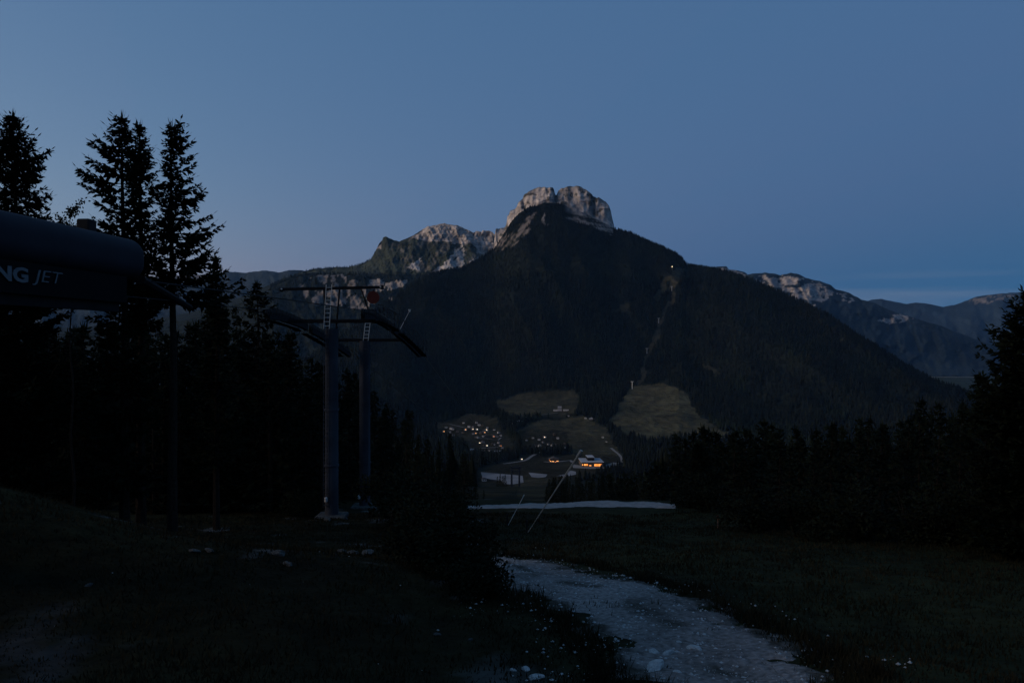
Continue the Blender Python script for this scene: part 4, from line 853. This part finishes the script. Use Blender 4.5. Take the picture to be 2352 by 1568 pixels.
# lit sports hall with roof block
p = vhit(1361, 1072); s = p.y / F; e = empty('lit_hall', p - Vector((0, 0, .5)), R(2)); W = 49 * s; D = 62; Hh = 11 * s
b = MB(); b.box((0, D / 2, Hh / 2), (W, D, Hh)); b.obj('wall', M['wood'], e)
b = MB(); b.box((0, D / 2, Hh + .6), (W * 1.06, D * 1.08, 1.2)); rf = b.obj('roof', M['roofp'], e)
b = MB(); b.box((-1, D * .62, Hh + 5), (15 * s, D * .6, 7)); b.obj('roof_block', M['fascia'], e)
b = MB(); b.box((-1, D * .62, Hh + 9), (16 * s, D * .64, 1)); b.obj('roof_block_cap', M['roofp'], e)
for x0, x1, zz, hh_ in ((-24, -22, 5.6, 3.2), (-20, -10.5, 5.6, 3.8), (-8, -2.5, 3.8, 2.0), (4, 21.5, 4.8, 5.0)):
    nwn = max(1, int((x1 - x0) / 3.2))
    for q in range(nwn):
        xa = x0 + (x1 - x0) * q / nwn; xb = x0 + (x1 - x0) * (q + 1) / nwn
        b = MB(); b.box(((xa + xb) / 2 * s, -.1, zz * s), ((xb - xa) * s * .9, .3, hh_ * s)); b.obj('window', M['orange'] if q % 3 else M['hall'], e)
tag(e, 'large flat-roofed hall with bright orange lit windows in the valley', 'building')
# chalet with a row of lamps
house(*C_(1320, 150), 20, None, 0, .22, 'wood', 'roof', False, 'dark lodge with a row of orange lamps, left of the lit hall', name='lodge', nwin=5, dpth=.6)
for i, (x, y, m_) in enumerate(((1258, 128, 'orange'), (1273, 147, 'warm'), (1298, 149, 'warm'), (1318, 150, 'warm'), (1345, 160, 'orange'), (1366, 146, 'warm'), (1382, 145, 'warm'))):
    u, v = C_(x, y); p = vhit(u, v + 1.4); p.y -= 22; p.x = (u - 1176) / F * p.y
    e = empty('terrace_lamp', p); b = MB(); b.bar((0, 0, -.5), (0, 0, 2.4), .12, .1, 6); b.obj('post', M['dark'], e); bm = bmesh.new(); bmesh.ops.create_icosphere(bm, subdivisions=1, radius=.95); me = bpy.data.meshes.new('globe'); bm.to_mesh(me); bm.free(); me.materials.append(M[m_]); link('globe', me, e, (0, 0, 2.9))
    tag(e, f'glowing lamp in front of the dark lodge, {ordn(i)} from the left', 'lamp', 'lamps of the lodge terrace')
# lamp high on the forest slope
p = vhit(1541, 617); e = empty('slope_lamp', p + Vector((0, -30, 0))); b = MB(); b.bar((0, 0, -12), (0, 0, 6), .3, .25, 6); b.obj('post', M['steel'], e); bm = bmesh.new(); bmesh.ops.create_icosphere(bm, subdivisions=1, radius=2.2); me = bpy.data.meshes.new('globe'); bm.to_mesh(me); bm.free(); me.materials.append(M['cool']); link('globe', me, e, (0, 0, 7))
tag(e, 'single white lamp high on the forest slope beside the lift cutting', 'lamp')
# lift pylons on the far cutting
for i, (u, v, hpx) in enumerate(((1452, 893, 17), (1486, 812, 12), (1513, 742, 11), (1543, 668, 10))):
    p = vhit(u, v); s = p.y / F; e = empty('far_pylon', p); b = MB(); b.bar((0, 0, -1), (0, 0, hpx * s), 1.1, .8, 8); b.obj('pole', M['alu'] if i == 0 else M['steel'], e); b = MB(); b.box((0, 0, hpx * s), (11, 1.2, 1.2)); b.obj('crossarm', M['alu'] if i == 0 else M['steel'], e)
    tag(e, f'lift pylon on the opposite slope, {ordn(i)} from the bottom of the cutting', 'pylon', 'pylons of the opposite lift')
def patch(name, poly, mt, up=.6):
    Q = [vhit(u, v) for u, v in poly]; b = MB(); c = sum(Q, Vector()) / len(Q); b.add([q + Vector((0, 0, up)) for q in Q] + [c + Vector((0, 0, up))], [(i, (i + 1) % len(Q), len(Q)) for i in range(len(Q))]); return kind(b.obj(name, mt))
patch('car_park', [C_(*q) for q in ((265, 318), (480, 338), (700, 357), (870, 372), (885, 470), (720, 498), (600, 490), (560, 440), (420, 425), (290, 400))], M['asphalt'])
patch('car_park', [C_(*q) for q in ((955, 325), (1230, 352), (1200, 390), (1100, 402), (1000, 390))], M['asphalt'])
patch('car_park', [C_(*q) for q in ((1370, 375), (1500, 345), (1560, 295), (1640, 312), (1645, 352), (1500, 385))], M['asphalt'])
patch('forecourt', [C_(*q) for q in ((1590, 205), (1740, 225), (2040, 250), (2060, 262), (1850, 272), (1600, 258))], M['gravel'])
patch('forecourt', [C_(*q) for q in ((2060, 215), (2180, 180), (2300, 185), (2290, 215), (2150, 260), (2110, 255))], M['gravel'])
def lane(name, pix, wd, mt):
    Q = [vhit(*q) for q in pix]; b = MB(); vs_ = []
    for i, q in enumerate(Q):
        d_ = (Q[min(i + 1, len(Q) - 1)] - Q[max(i - 1, 0)]); d_.z = 0; d_.normalize(); n_ = Vector((d_.y, -d_.x, 0)) * wd / 2; vs_ += [q + n_ + Vector((0, 0, .9)), q - n_ + Vector((0, 0, .9))]
    b.add(vs_, [(2 * i, 2 * i + 1, 2 * i + 3, 2 * i + 2) for i in range(len(Q) - 1)]); return kind(b.obj(name, mt))
lane('village_lane', [C_(*q) for q in ((2150, -30), (2200, 15), (2260, 60), (2300, 110), (2310, 160), (2270, 200))], 7, M['gravel'])
lane('village_lane', [C_(*q) for q in ((590, 200), (740, 180), (870, 160), (940, 135), (1000, 90), (1080, 45), (1160, 22))], 9, M['gravel'])
lane('village_lane', [C_(*q) for q in ((1180, 170), (1300, 178), (1420, 165), (1560, 150), (1600, 180))], 10, M['gravel'])
lane('village_lane', [A_(*q) for q in ((60, 690), (300, 690), (600, 760), (820, 790), (1100, 815), (1200, 870))], 5, M['gravel'])
lane('village_lane', [A_(*q) for q in ((900, 1010), (1150, 1030), (1430, 1060), (1500, 1000))], 5, M['gravel'])
lane('village_lane', [A_(*q) for q in ((980, 1255), (1250, 1240), (1420, 1228))], 7, M['gravel'])
lane('village_lane', [B_(*q) for q in ((600, 415), (760, 395), (960, 370))], 5, M['gravel'])

# ------------------------------------------------------------------ haze: the evening air
b = MB(); b.box((500, 7600, 330), (36000, 18600, 1310)); hz = b.mesh('haze', M['conc']); hz.materials.clear()
hm = bpy.data.materials.new('evening_air'); hm.use_nodes = True; t = hm.node_tree; t.nodes.remove(t.nodes['Principled BSDF'])
pv_ = t.nodes.new('ShaderNodeVolumePrincipled'); pv_.inputs['Color'].default_value = (.24, .52, 1.0, 1); pv_.inputs['Density'].default_value = 1.05e-5; pv_.inputs['Anisotropy'].default_value = .1
t.links.new(pv_.outputs[0], t.nodes['Material Output'].inputs['Volume']); hz.materials.append(hm)
kind(link('haze', hz), 'stuff')
